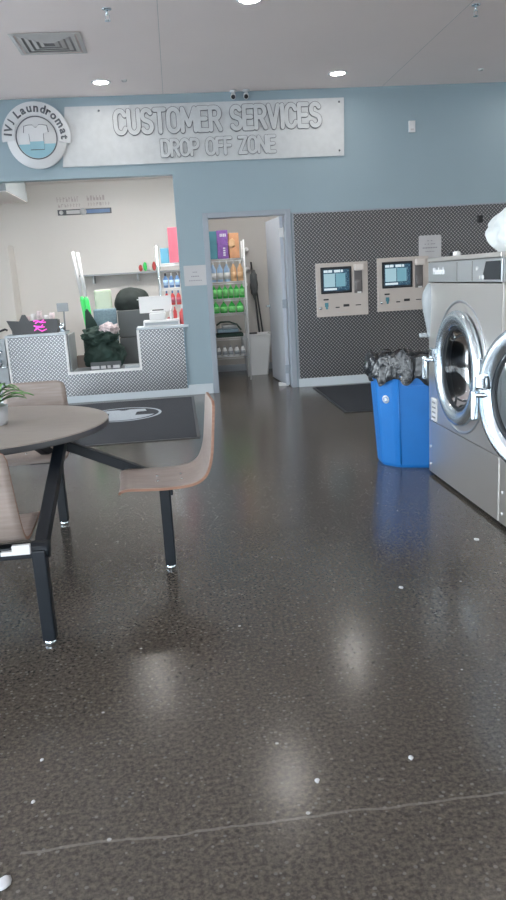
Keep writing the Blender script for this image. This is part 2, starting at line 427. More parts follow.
for a, b in FW:
    wi += 1; r = MB()
    for x in (a, (a+b)/2, b): r.box(x-.025, x+.025, YF-.10, YF-.04, .25, 3.05)
    for z in (.28, 2.3, 3.02): r.box(a, b, YF-.10, YF-.04, z-.025, z+.025)
    fr = struct(r.build('window_%d' % wi, M['wframe']))
    MB().box(a+.02, b-.02, YF-.075, YF-.069, .28, 3.02).build('window_pane', M['glass'], fr)
# baseboards
struct(MB().box(OX1+.0, DX0-.06, D-.016, D, 0, .125, .003).build('baseboard_post', M['trim']))
struct(MB().box(1.475, 5.6, D-.03, D, 0, .105, .003).build('baseboard_back', M['trim']))
struct(MB().box(-2.6, OX1, D-.016, D, 0, .085, .003).build('baseboard_counter', M['trim']))
struct(MB().box(.44, 1.62, 11.385, 11.4, 0, .1, .003).build('baseboard_utility', M['frame']))

# ------------------------------------------------------------------ door
df = MB().box(DX0-.055, DX0+.012, D-.02, D+.16, 0, DZ+.05, .004).box(DX1-.012, DX1+.055, D-.02, D+.16, 0, DZ+.05, .004).box(DX0+.012, DX1-.012, D-.02, D+.16, DZ-.012, DZ+.05, .004)
door = struct(df.build('door_1', M['frame'], origin=((DX0+DX1)/2, D, 0)))
hx, hy = DX1-.018, D+.155
lf = MB().box(-.045, 0, 0, .915, .012, 2.115, .003)
ang = math.radians(4)
mt = Matrix.Translation((hx, hy, 0)) @ Matrix.Rotation(ang, 4, 'Z')
lf.bm.transform(mt); leaf = lf.build('door_leaf', M['leaf'], door)
hd = MB(); hd.lathe([(.03, 0), (.03, -.012), (.012, -.014), (.012, -.055), (.0, -.055)], (-.045, .85, 1.0), 'x', 20)
hd.tube([(-.10, .85, 1.0), (-.10, .74, 1.0)], .010, 10)
hd.bm.transform(mt); hd.build('door_handle', M['chrome'], leaf)
for z in (.22, 1.05, 1.92):
    hg = MB().box(hx-.055, hx-.004, hy-.012, hy-.004, z-.055, z+.055, .002); hg.tube([(hx-.004, hy-.016, z-.06), (hx-.004, hy-.016, z+.06)], .009, 10)
    hg.build('hinge', M['whitep'] if z > 1.5 else M['frame'], leaf)
ds = MB().box(-.06, -.02, .82, .87, .0, .09, .004); ds.tube([(-.04, .845, .05), (-.09, .845, .015)], .018, 10)
ds.bm.transform(Matrix.Translation((hx-.03, hy-.75, 0)))
ds2 = MB().prism([(0, 0), (.13, 0), (.13, .012), (.02, .05), (0, .05)], FY(hx-.14, hy+.03, 0), -.05, .003)
tag(ds2.build('door_wedge', M['whitep']), 'small white wedge on the floor holding the grey utility door open', 'doorstop')

# ------------------------------------------------------------------ ceiling fittings
def downlight(x, y, label, first=[None]):
    if first[0] is None:
        t = thing('ceiling_light', label, 'ceiling light', (x, y, H), 'round recessed ceiling lights')
        MB().olathe([(.105, 0), (.105, -.006), (.085, -.010), (.078, .0)], (x, y, H), 'z', 40).build('trim_ring', M['lightring'], t)
        MB().lathe([(.080, -.003), (.05, -.005), (.0, -.006)], (x, y, H), 'z', 40).build('lens', M['light'], t)
        first[0] = t
    else:
        t = dup(first[0], None, (x, y, H)); t['label'] = label
downlight(-.62, 8.67, 'round lit recessed ceiling light above the left end of the large sign')
downlight(1.94, 8.63, 'round lit recessed ceiling light above the right end of the large sign')
downlight(.75, 6.37, 'round lit recessed ceiling light cut off by the top edge of the photo')
for x, y in ((-3.2, 8.65), (4.5, 8.63), (-1.8, 6.37), (3.3, 6.37), (-4.3, 6.37), (-3.2, 4.1), (-.62, 4.1), (1.94, 4.1), (4.5, 4.1), (-1.8, 1.9), (.75, 1.9), (3.3, 1.9), (-3.2, -.4), (-.62, -.4), (1.94, -.4), (4.5, -.4)):
    downlight(x, y, 'round recessed ceiling light outside the camera frame')
vt = thing('ceiling_vent', 'square white four-way air vent in the ceiling at upper left', 'air vent', (-.94, 7.31, H))
vx, vy = -.94, 7.31
MB().box(vx-.24, vx+.24, vy-.24, vy+.24, H-.004, H-.001).build('backing', M['vdark'], vt)
for i in range(5):
    a = .30-.055*i; b = a-.034; z0 = H-.004-.006*0; r = MB()
    n = [(a, z0), (b, H)]
    for (sx, sy, ex, ey) in ((-1, -1, 1, -1), (1, -1, 1, 1), (1, 1, -1, 1), (-1, 1, -1, -1)):
        v = [r.bm.verts.new((vx+sx*a, vy+sy*a, H-.007)), r.bm.verts.new((vx+ex*a, vy+ey*a, H-.007)), r.bm.verts.new((vx+ex*b, vy+ey*b, H-.013)), r.bm.verts.new((vx+sx*b, vy+sy*b, H-.013))]
        r.bm.faces.new(v)
    bmesh.ops.remove_doubles(r.bm, verts=r.bm.verts[:], dist=1e-4)
    bmesh.ops.solidify(r.bm, geom=r.bm.faces[:], thickness=.002)
    r.build('louver_ring' if i else 'vent_frame', M['vent'], vt)
def sprinkler(x, y, label):
    t = thing('sprinkler_head', label, 'sprinkler', (x, y, H), 'ceiling sprinklers')
    MB().lathe([(.038, 0), (.036, -.008), (.014, -.012)], (x, y, H), 'z', 24).build('escutcheon', M['chrome'], t)
    b = MB(); b.tube([(x, y, H-.01), (x, y, H-.045)], .011, 10); b.tube([(x-.014, y, H-.045), (x-.016, y, H-.07), (x, y, H-.085)], .003, 6); b.tube([(x+.014, y, H-.045), (x+.016, y, H-.07), (x, y, H-.085)], .003, 6)
    b.build('nozzle', M['chrome'], t)
    MB().lathe([(.022, -.086), (.022, -.089), (.0, -.089)], (x, y, H), 'z', 20).build('deflector', M['chrome'], t)
sprinkler(-.367, 6.50, 'chrome sprinkler head hanging at the top edge, right of the square vent')
sprinkler(2.68, 6.62, 'chrome sprinkler head at the top right corner of the ceiling')
for x, y, lb in ((-.37, 8.62, 'tiny round grey sensor in the ceiling right of the left ceiling light'), (3.57, 8.66, 'flat round grey sensor in the ceiling above the blue wall at right')):
    tag(MB().lathe([(.0, -.016), (.026, -.016), (.032, 0), (.0, 0)], (x, y, H), 'z', 24).build('ceiling_sensor', M['vent']), lb, 'sensor')
for x, lb in ((.84, 'left of the two small white security cameras above the sign'), (.99, 'right of the two small white security cameras above the sign')):
    t = thing('security_camera', lb, 'security camera', (x, D-.06, H), 'security cameras above the sign')
    MB().lathe([(.042, 0), (.042, -.014), (.02, -.018), (.012, -.05)], (x, D-.065, H), 'z', 20).build('mount', M['whitep'], t)
    b = MB(); b.tube([(x, D-.03, H-.045), (x-.01, D-.13, H-.085)], .030, 16); b.build('camera_body', M['whitep'], t)
    b = MB(); b.tube([(x-.01, D-.13, H-.085), (x-.011, D-.136, H-.0875)], .024, 16); b.build('camera_lens', M['blackp'], t)

def arcp(cx, cy, rx, ry, a0_, a1_, n=14):
    return [(cx+rx*math.cos(math.radians(a0_+(a1_-a0_)*k/n)), cy+ry*math.sin(math.radians(a0_+(a1_-a0_)*k/n))) for k in range(n+1)]
GL = {'C': [arcp(.5, .68, .5, .32, 20, 180, 10)+arcp(.5, .32, .5, .32, 180, 340, 10)], 'U': [[(0, 1)]+arcp(.5, .32, .5, .32, 180, 360)+[(1, 1)]],
      'S': [arcp(.5, .755, .46, .245, 25, 230, 12)+arcp(.5, .25, .5, .25, 60, -155, 12)], 'T': [[(0, 1), (1, 1)], [(.5, 1), (.5, 0)]],
      'O': [arcp(.5, .68, .5, .32, 0, 180, 12)+arcp(.5, .32, .5, .32, 180, 360, 12)+[(1, .68)]], 'M': [[(0, 0), (.03, 1), (.5, .25), (.97, 1), (1, 0)]],
      'E': [[(1, 1), (0, 1), (0, 0), (1, 0)], [(0, .52), (.85, .52)]], 'R': [[(0, 0), (0, 1), (.5, 1)]+arcp(.5, .745, .45, .255, 90, -90, 10)+[(0, .49)], [(.5, .49), (1, 0)]],
      'V': [[(0, 1), (.5, 0), (1, 1)]], 'I': [[(.5, 1), (.5, 0)]], 'D': [[(0, 0), (0, 1), (.45, 1)]+arcp(.45, .66, .55, .34, 90, 0, 8)+arcp(.45, .34, .55, .34, 0, -90, 8)+[(0, 0)]],
      'P': [[(0, 0), (0, 1), (.5, 1)]+arcp(.5, .72, .48, .28, 90, -90, 10)+[(0, .44)]], 'F': [[(1, 1), (0, 1), (0, 0)], [(0, .52), (.85, .52)]],
      'Z': [[(0, 1), (1, 1), (0, 0), (1, 0)]], 'N': [[(0, 0), (0, 1), (1, 0), (1, 1)]]}
GW = {c: .46 for c in 'CUSTERPFZVDO'}; GW.update({'M': .62, 'N': .5, 'I': .06, ' ': .22, 'O': .50, 'E': .40, 'F': .38, 'S': .44})
def stroke(mb, P, hw, mt, depth):      # a thick poly-line with round joints, extruded
    for i in range(len(P)-1):
        a = Vector(P[i]); b_ = Vector(P[i+1]); d = b_-a
        if d.length < 1e-6: continue
        d.normalize(); n_ = Vector((-d.y, d.x))*hw
        mb.prism([tuple(a-n_), tuple(b_-n_), tuple(b_+n_), tuple(a+n_)], mt, depth+.00015*i)
    for q_, p in enumerate(P):
        mb.prism([(p[0]+hw*1.0*math.cos(2*PI*k/10), p[1]+hw*math.sin(2*PI*k/10)) for k in range(10)], mt, depth+.00007+.00015*q_)
# ------------------------------------------------------------------ big sign
sg = thing('shop_sign', 'long grey wall sign reading CUSTOMER SERVICES DROP OFF ZONE with round shirt emblem', 'sign', (.35, D, 2.76))
b = MB().prism([(-1.19, 2.765), (2.135, 2.760), (2.15, 3.405), (-1.10, 3.412)], FY(0, D-.003, 0), .022, .002); b.build('sign_board', M['sign'], sg)
def letters(body, cx, cz, w, h, name):
    for thick, y_, mm, part in ((.195, D-.026, M['signd'], '_outline'), (.155, D-.032, M['signl'], '_face')):
        o_ = MB(); u_ = h; pen = 0; tot_ = sum(GW[c]+.17 for c in body)-.17; sx_ = (w-.05)/(tot_*1.); k_ = thick*h*1.15 if part == '_outline' else thick*h*1.15
        for c in body:
            for st in GL.get(c, []):
                P_ = [((pen+a*GW[c])*sx_-w/2+.025, (b_-.5)*(h-.03)) for a, b_ in st]
                stroke(o_, P_, k_/2, FY(cx, y_, cz), .010)
            pen += GW[c]+.17
            if c == ' ': o_.build(name+part, mm, sg); o_ = MB()
        o_.build(name+part, mm, sg)
letters('CUSTOMER SERVICES', .655, 3.225, 2.44, .27, 'upper_lettering')
letters('DROP OFF ZONE', .635, 2.925, 1.38, .20, 'lower_lettering')
for x, z in ((2.09, 3.36), (2.08, 2.82), (-.72, 3.36)):
    MB().lathe([(.0, -.006), (.010, -.005), (.012, 0)], (x, D-.025, z), 'y', 12).build('screw', M['signd'], sg)
lx, lz = -1.445, 3.09
MB().lathe([(.0, -.03), (.332, -.03), (.335, -.027), (.335, 0), (.0, 0)], (lx, D-.026, lz), 'y', 72).build('emblem_disc', M['signw'], sg)
# arched band that carries the name
arc = []
for k in range(49):
    t = math.radians(-8+196*k/48); arc.append((.385*math.cos(t), .385*math.sin(t)))
for k in range(49):
    t = math.radians(188-196*k/48); arc.append((.25*math.cos(t), .25*math.sin(t)))
MB().prism(arc, FY(lx, D-.056, lz, math.radians(-3)), .012).build('emblem_band', M['signw'], sg)
MB().lathe([(.222, 0), (.222, -.008), (.234, -.008), (.234, 0)], (lx, D-.056, lz), 'y', 72, False, True).build('emblem_ring', M['signd'], sg)
wt = []
for k in range(33):
    t = math.radians(180+18)+math.radians(144)*k/32; wt.append((.219*math.cos(t), .219*math.sin(t)))
MB().prism(wt, FY(lx, D-.056, lz), .006).build('emblem_water', M['signb'], sg)
def shirt_poly(s):
    P = [(-.28, .46), (-.12, .46), (-.06, .38), (.0, .355), (.06, .38), (.12, .46), (.28, .46), (.46, .42), (.50, .16), (.30, .12), (.29, .06), (.27, -.5), (-.27, -.5), (-.29, .06), (-.30, .12), (-.50, .16), (-.46, .42)]
    return [(x*s, y*s) for x, y in P]
MB().prism([(x*1.06, y*1.05) for x, y in shirt_poly(.27)], FY(lx, D-.062, lz+.01), .003).build('emblem_shirt_outline', M['signd'], sg)
MB().prism(shirt_poly(.27), FY(lx, D-.064, lz+.01), .004).build('emblem_shirt', M['signw'], sg)
MB().prism([(x, y) for x, y in [(-.0756, -.135), (.0756, -.135), (.08, -.05), (-.08, -.05)]], FY(lx, D-.0675, lz+.01), .002).build('shirt_water', M['signb'], sg)
let = MB(); s_ = 'IVJ Laundromat'; wd = {'I': .45, 'V': .95, 'J': .75, ' ': .45, 'L': .8, 'a': .82, 'u': .85, 'n': .85, 'd': .88, 'r': .6, 'o': .9, 'm': 1.25, 't': .6}
tot = sum(wd[c] for c in s_); acc = 0
for c in s_:
    t = math.radians(176-182*(acc+wd[c]/2)/tot); acc += wd[c]
    if c == ' ': continue
    rr = .305; bh = .088 if c in 'IVJLd' else (.080 if c == 't' else .064)
    rr2 = rr+(bh-.064)/2
    let.text(c, FY(lx, D-.067, lz) @ Matrix.Translation((rr2*math.cos(t), rr2*math.sin(t), 0)) @ Matrix.Rotation(t-PI/2, 4, 'Z'), None, bh, .006, .03)
let.build('emblem_lettering', M['signd'], sg)

# ------------------------------------------------------------------ wall bits
def paper(x0, x1, z0, z1, y, label, lines):
    t = MB().box(x0, x1, y-.004, y-.001, z0, z1).build('paper_notice', M['paper']); tag(t, label, 'notice')
    for (cz, w, h) in lines:
        r = MB(); n = max(2, int(w/.02))
        for k in range(n):
            if random.random() < .85: r.box((x0+x1)/2-w/2+k*w/n, (x0+x1)/2-w/2+(k+.75)*w/n, y-.0052, y-.004, cz-h/2, cz+h/2)
        r.build('print_line', M['ink'], t)
paper(.115, .388, 1.34, 1.58, D, 'white paper notice taped to the blue post beside the utility door', [(1.50, .06, .01), (1.45, .10, .012), (1.40, .16, .010)])
paper(3.055, 3.345, 1.47, 1.785, D-.006, 'white paper notice on the metal wall above the right kiosk', [(1.72, .07, .01), (1.68, .14, .010), (1.635, .19, .014), (1.59, .12, .008)])
th = tag(MB().box(2.935, 3.015, D-.028, D, 2.99, 3.12, .006).build('wall_sensor', M['whitep']), 'small white rectangular sensor high on the blue wall right of the sign', 'sensor')
MB().box(2.955, 2.995, D-.031, D-.027, 3.01, 3.03).build('grille', M['vent'], th)
# diamond plate wall panel
pp = thing('diamond_plate_panel', 'diamond plate metal cladding covering the lower back wall behind the kiosks', 'wall panel', (3.5, D, .1))
MB().box(1.49, 2.617, D-.008, D-.001, .10, 2.125).build('plate_sheet', M['plate'], pp)
MB().box(2.619, 3.852, D-.008, D-.001, .10, 2.125).build('plate_sheet', M['plate'], pp)
MB().box(3.854, 5.6, D-.008, D-.001, .10, 2.125).build('plate_sheet', M['plate'], pp)
MB().box(1.468, 1.492, D-.014, D-.001, .0, 2.135, .002).box(1.468, 5.6, D-.014, D-.001, 2.118, 2.135, .002).build('edge_trim', M['frame'], pp)
tag(MB().box(3.80, 3.86, D-.06, D-.008, 1.90, 1.99, .006).build('wall_bracket', M['blackp']), 'small black bracket on the metal wall left of the white bag', 'bracket')

# ------------------------------------------------------------------ kiosks
def kiosk(x, z, label):
    y = D-.008
    t = thing('payment_kiosk', label, 'kiosk', (x, y, z), 'payment kiosks in the metal wall')
    MB().box(x, x+.655, y-.045, y, z, z+.655, .008).build('faceplate', M['kiosk'], t)
    yf = y-.045
    MB().box(x+.055, x+.445, yf-.012, yf+.001, z+.285, z+.605, .008).build('screen_bezel', M['dark'], t)
    sc = MB().box(x+.085, x+.415, yf-.014, yf-.010, z+.315, z+.575).build('screen', M['screen'], t)
    for (a, b_, c_, d_, mm) in ((.095, .235, .365, .525, 'kioskl'), (.245, .365, .365, .525, 'cblue'), (.095, .255, .325, .350, 'signw')):
        MB().box(x+a, x+b_, yf-.0155, yf-.0135, z+c_, z+d_).build('screen_tile', SCR[mm], t)
    for a, b_ in ((.095, .145), (.152, .20), (.225, .30), (.31, .335)): MB().box(x+a, x+b_, yf-.0155, yf-.0135, z+.538, z+.568, .003).build('screen_tile', SCR['signw'], t)
    MB().box(x+.475, x+.585, yf-.002, yf+.02, z+.27, z+.58, .01).build('reader_recess', M['kgrey'], t)
    MB().box(x+.478, x+.600, yf-.05, yf, z+.545, z+.625, .015).build('reader_hood', M['kioskl'], t)
    MB().box(x+.49, x+.57, yf-.03, yf, z+.30, z+.43, .012).build('card_reader', M['kgrey'], t)
    MB().box(x+.51, x+.56, yf-.034, yf-.028, z+.272, z+.292, .002).build('reader_light', M['whitep'], t)
    for (a, b_, c_, d_) in ((.085, .15, .205, .222), (.235, .285, .105, .118), (.335, .41, .115, .145), (.49, .56, .122, .132)):
        MB().box(x+a, x+b_, yf-.004, yf+.002, z+c_, z+d_, .002).build('slot', M['blackp'], t)
    MB().box(x+.10, x+.145, yf-.006, yf+.002, z+.125, z+.175, .004).box(x+.11, x+.135, yf-.012, yf-.004, z+.095, z+.15, .003).build('coin_chute', M['teal'], t)
    MB().lathe([(.0, -.012), (.014, -.012), (.017, 0)], (x+.045, yf, z+.11), 'y', 16).build('lock', M['chrome'], t)
    MB().box(x+.25, x+.40, yf-.002, yf, z+.041, z+.049).build('small_print', M['vent'], t)
    MB().box(x+.13, x+.40, yf-.003, yf, z+.624, z+.630).build('top_print', M['vent'], t)
SCR = {'kioskl': mat('screen_pale', (.1, .1, .1), .3, emit=(.40, .66, .76), es=.28), 'cblue': mat('screen_blue', (.1, .1, .1), .3, emit=(.16, .46, .58), es=.25), 'signw': mat('screen_white', (.1, .1, .1), .3, emit=(.75, .90, .98), es=.32)}
kiosk(1.735, .863, 'left beige payment kiosk with blue touch screen set in the metal wall')
kiosk(2.512, .885, 'right beige payment kiosk with blue touch screen, partly behind the washer')

# ------------------------------------------------------------------ service counter
sc = thing('service_counter', 'stepped drop off counter clad in diamond plate with white trim and low middle deck', 'counter', (-1, D, 0))
Z1, Z2 = .372, .868; a0, a1 = -1.40, -.49; yb2 = 10.0
MB().box(-2.09, a0-.0, D, D+.30, .085, Z2-.02).build('left_pedestal', M['slate'], sc)
MB().box(a1, OX1, D, D+.30, .085, Z2-.02).build('right_pedestal', M['slate'], sc)
MB().box(a0, a1, D, D+.62, .085, Z1-.015).build('middle_deck', M['slate'], sc)
cl = MB().box(-2.085, OX1, D-.008, D-.001, .09, Z1).box(-2.085, a0, D-.008, D-.001, Z1, Z2).box(a1, OX1, D-.008, D-.001, Z1, Z2)
cl.build('plate_cladding', M['plate'], sc)
MB().box(-2.10, a0+.025, D-.03, D+.32, Z2-.02, Z2+.008, .004).build('left_bar_top', M['trim'], sc)
MB().box(a1-.025, OX1+.055, D-.03, D+.32, Z2-.02, Z2+.008, .004).build('right_bar_top', M['trim'], sc)
MB().box(a0, a1, D-.012, D+.62, Z1-.015, Z1+.004, .003).build('deck_top', M['greyp'], sc)
for q_ in ((a0, a0+.03, D-.016, D+.004, Z1+.014, Z2-.02), (a1-.03, a1, D-.016, D+.004, Z1+.014, Z2-.02), (a0, a1, D-.018, D+.004, Z1-.018, Z1+.014), (-2.10, -2.075, D-.016, D+.004, .085, Z2-.02)):
    MB().box(*q_, .003).build('step_trim', M['whitep'], sc)

MB().box(OX1-.012, OX1+.004, D-.012, D+.002, .085, Z2-.02).build('end_trim', M['paleblue'], sc)
# gate at the left end
gt = thing('swing_gate', 'low grey swing gate at the left end of the counter', 'gate', (-2.6, D, 0))
MB().box(-3.28, -2.12, D+.03, D+.07, .06, .84, .004).build('gate_panel', M['greyp'], gt)
b = MB(); b.tube([(-2.22, D-.02, .62), (-2.16, D-.05, .70)], .02, 12); b.tube([(-2.18, D-.02, .50), (-2.10, D-.02, .50)], .008, 8); b.tube([(-2.2, D+.03, .58), (-2.2, D-.04, .52)], .022, 12)
b.build('latch', M['chrome'], gt)

# things on and behind the counter
zt = Z2+.009
def tray(x0, x1, y0, y1):
    t = thing('storage_tray', 'low black tray with uneven rim on the left end of the counter bar', 'tray', ((x0+x1)/2, (y0+y1)/2, zt))
    r = MB()
    r.prism([(x0-.05, .175), (x0+.02, 0), (x1, 0), (x1+.01, .165), (x1-.12, .17), (x0+.30, .165), (x0+.22, .155), (x0+.18, .235), (x0+.14, .235), (x0+.10, .160)], FY(0, y0+.008, zt), .008)
    r.build('front_panel', M['blackp'], t)
    MB().box(x0, x1, y0+.008, y1, zt, zt+.010).box(x0, x1, y1-.008, y1, zt, zt+.15).box(x0, x0+.008, y0+.008, y1, zt, zt+.15).box(x1-.008, x1, y0+.008, y1, zt, zt+.15).build('tray_body', M['blackp'], t)
tray(-2.02, -1.47, 9.33, 9.56)
for i in range(5):
    x = -1.84+.075*i; h = .12+.03*(i % 3)
    o = MB().lathe([(.0, .0), (.026, .0), (.033, h), (.030, h), (.024, .006), (.0, .006)], (x, 9.45+.02*(i % 2), zt+.012+.075), 'z', 20).build('plastic_cup', M['whitep'] if i % 2 else M['cloth'])
    b2 = o; tag(b2, 'small pale plastic cup standing in the black tray, %s' % ORD[i], 'cup', 'cups in the black tray')
    MB().box(x-.03, x+.03, 9.42, 9.50, zt+.012, zt+.088).build('cup_block', M['slate'], b2)
nb = thing('neon_sign', 'small glowing magenta light sign at the front of the black tray', 'light', (-1.67, 9.32, zt))
b = MB()
for k in range(5):
    z = zt+.04+.028*k; o1 = .02*(k % 2); b.tube([(-1.75+o1, 9.312, z), (-1.71+o1, 9.312, z+.022-.03*(k % 3)/2), (-1.66, 9.312, z-.012+.02*(k % 2)), (-1.60-.02*(k % 3), 9.312, z+.010)], .007, 8)
b.build('neon_tubes', M['neon'], nb)
MB().box(-1.76, -1.59, 9.318, 9.326, zt, zt+.03, .003).build('back_plate', M['blackp'], nb)
b = MB(); b.tube([(-2.08, 9.36, zt+.06), (-2.1, 9.34, zt+.075), (-2.2, 9.32, zt+.045), (-2.32, 9.30, zt-.02)], .013, 10)
tag(b.build('black_strap', M['blackp']), 'black strap hanging over the left end of the counter bar from the tray', 'strap')
cr = thing('card_terminal', 'small grey card terminal on a stand beside the green handled brooms', 'card reader', (-1.40, 9.5, zt))
MB().box(-1.47, -1.36, 9.47, 9.53, zt, zt+.012, .004).build('stand_base', M['greyp'], cr)
b = MB(); b.tube([(-1.41, 9.5, zt+.01), (-1.40, 9.51, zt+.26)], .010, 10); b.build('stand_post', M['greyp'], cr)
MB().box(-1.48, -1.34, 9.495, 9.515, zt+.24, zt+.345, .006).build('terminal_screen', M['greyp'], cr)
b = MB(); b.lathe([(.0, 0), (.030, 0), (.034, .11), (.030, .11), (.027, .008), (.0, .008)], (-1.425, 9.36, zt), 'z', 24)
tag(b.build('steel_cup', M['chrome']), 'short metal cup beside the right end of the black tray', 'cup')
# register, monitor, printer on right bar
rg = thing('cash_register', 'white cash register base with card printer on the right counter bar', 'cash register', (-.18, 9.45, zt))
MB().box(-.43, .02, 9.33, 9.58, zt, zt+.072, .012).build('drawer_case', M['whitep'], rg)
MB().box(-.41, 0., 9.325, 9.333, zt+.012, zt+.048, .002).build('drawer_front', M['greyp'], rg)
MB().box(-.35, -.15, 9.36, 9.52, zt+.072, zt+.155, .008).box(-.34, -.16, 9.40, 9.52, zt+.155, zt+.185, .012).build('receipt_printer', M['whitep'], rg)
MB().box(-.31, -.17, 9.42, 9.50, zt+.185, zt+.198, .004).build('printer_lid', M['blackp'], rg)
mo = thing('monitor', 'white backed monitor standing behind the register on the counter', 'monitor', (-.27, 9.56, zt))
MB().box(-.475, -.065, 9.59, 9.62, zt+.155, zt+.36, .008).build('monitor_shell', M['whitep'], mo)
b = MB(); b.tube([(-.27, 9.605, zt), (-.27, 9.605, zt+.18)], .018, 10); b.box(-.36, -.18, 9.585, 9.60, zt, zt+.008); b.build('monitor_stand', M['greyp'], mo)

def bottle(name, prof, c, body, cap, label, cat, group, rcap=(.012, .03), n=20, strap=None):
    t = thing(name, label, cat, c, group)
    MB().lathe(prof, c, 'z', n).build('bottle_body', body, t)
    top = prof[-1][1]; MB().lathe([(rcap[0], top-.004), (rcap[0]*.9, top+rcap[1]), (.0, top+rcap[1])], c, 'z', 14).build('cap', cap, t)
    if strap:
        MB().lathe([(prof[2][0]+.001, strap[0]), (prof[2][0]+.001, strap[1])], c, 'z', n).build('bottle_label', strap[2], t)
    return t
P1 = [(.0, 0), (.028, 0), (.032, .01), (.032, .12), (.012, .15), (.011, .165)]
for i, (x, y, z, s, bc, cc, d) in enumerate(((.115, 9.36, zt, 1.0, 'dblue', 'whitep', 'dark blue bottle with a white cap at the right end of the counter bar'),
        (.06, 9.47, zt, 1.2, 'red', 'whitep', 'red bottle with a white cap behind the dark blue bottle on the counter bar'),
        (-.03, 9.52, zt+.073, .75, 'red', 'red', 'small red bottle standing on the right part of the register'),
        (-.08, 9.40, zt+.073, .62, 'whitep', 'whitep', 'small white bottle standing on the register next to the printer'))):
    bottle('product_bottle', [(a*s, b_*s) for a, b_ in P1], (x, y, z), M[bc], M[cc], d, 'bottle', 'bottles on the counter bar', (.012*s, .03*s))

# low deck contents
dk = Z1+.005
lb = thing('laundry_bag', 'large dark green laundry bag slumped on the low counter deck', 'laundry bag', (-.97, 9.66, dk))
b = MB(); b.blob((-.965, 9.64, dk+.17), (.255, .18, .23), .22, 2.2, 5, 1.3, dk); b.build('bag_body', M['fgreen'], lb)
b = MB(); b.blob((-1.0, 9.62, dk+.40), (.22, .16, .12), .35, 2.6, 5, 4.1, dk); b.build('bag_fold', M['fgreen'], lb)
b = MB(); b.blob((-.88, 9.56, dk+.49), (.115, .07, .075), .45, 3.2, 4, 7.)
tag(b.build('crumpled_cloth', M['cloth']), 'crumpled white and pink cloth on top of the dark green laundry bag', 'cloth')
b = MB().prism([(-.09, 0), (.10, 0), (.07, .22), (.0, .36), (-.035, .42), (-.06, .40), (-.07, .25)], FY(-1.13, 9.90, dk+.33), -.06, .012)
b.box(-1.25, -1.09, 9.90, 9.96, dk, dk+.36)
tag(b.build('dark_jacket', M['fgreen']), 'dark pointed jacket propped beside the green broom handles', 'jacket')
b = MB().box(-1.12, -.815, 10.20, 10.26, .0, 1.10, .02)
tag(b.build('denim_panel', M['paleblue']), 'pale blue cloth panel behind the crumpled cloth', 'cloth')
b = MB().box(-1.10, -.87, 10.30, 10.40, .0, 1.35, .03)
tag(b.build('pale_bin', M['palegreen']), 'pale green plastic bin rising behind the blue cloth panel', 'bin')
b = MB().box(-.80, -.30, 10.15, 10.75, 0, .70, .008).box(-.80, -.30, 10.15, 10.75, .71, 1.06, .008)
bc = tag(b.build('storage_cabinet', M['slate']), 'dark grey two tier storage cabinet behind the low counter deck', 'cabinet')
b = MB(); b.blob((-.60, 10.42, 1.15), (.25, .17, .21), .07, 1.6, 5, 2.2, 1.062)
bb = b.build('duffel_bag', M['fcloth']); tag(bb, 'black duffel bag on top of the dark grey cabinet', 'bag')
MB().box(-.53, -.47, 10.235, 10.26, 1.185, 1.197, .002).build('bag_badge', M['whitep'], bb)
b = MB().box(-1.345, -1.20, 9.80, 9.89, dk, dk+.155, .006)
tag(b.build('cardboard_box', M['brown']), 'small brown box at the left end of the low counter deck', 'box')
b = MB().box(-1.372, -1.352, 9.32, 9.9, dk, Z2-.03, .002)
tag(b.build('side_shield', M['greyp']), 'grey side panel lining the left step of the counter deck', 'panel')
tr = thing('card_tray', 'shallow grey tray of white cards at the front of the low deck', 'tray', (-.95, 9.37, dk))
MB().box(-1.135, -.755, 9.32, 9.44, dk, dk+.018, .004).box(-1.135, -.755, 9.43, 9.44, dk+.018, dk+.095, .003).build('tray_body', M['slate'], tr)
for x, w in ((-1.12, .10), (-1.0, .06), (-.92, .04), (-.85, .08)):
    MB().box(x, x+w, 9.345, 9.352, dk+.018, dk+.055, .002).build('card', M['paper'], tr)
b = MB().box(-.70, -.53, 9.36, 9.55, dk, dk+.035, .008)
tag(b.build('folded_towel', M['greyp']), 'flat grey folded towel at the right end of the low deck', 'towel')
# brooms with bright green sleeves
for i, (x0, x1, lb_) in enumerate(((-1.285, -1.225, 'left of the two brooms with pale metal handles and bright green sleeves'), (-1.225, -1.185, 'right of the two brooms with pale metal handles and bright green sleeves'))):
    t = thing('broom', lb_, 'broom', (x1+.05, 10.0, 0), 'brooms behind the counter')
    p0 = Vector((x0, 10.05, 1.85 - .01*i)); p1 = Vector((x1+.11, 10.0, 0.12)); q = lambda k: p0.lerp(p1, k)
    b = MB(); b.tube([q(0), q(.36)], .021, 12); b.build('handle', M['whitep'], t)
    b = MB(); b.tube([q(.33), q(.36), q(.7), q(.93)], [.022, .032, .030, .02], 12); b.build('green_sleeve', M['green'], t)
    MB().box(p1.x-.12, p1.x+.12, p1.y-.03, p1.y+.03, .09, .17, .01).build('broom_head', M['green'], t)
    MB().box(p1.x-.12, p1.x+.12, p1.y-.025, p1.y+.025, 0, .09).build('bristles', M['green'], t)

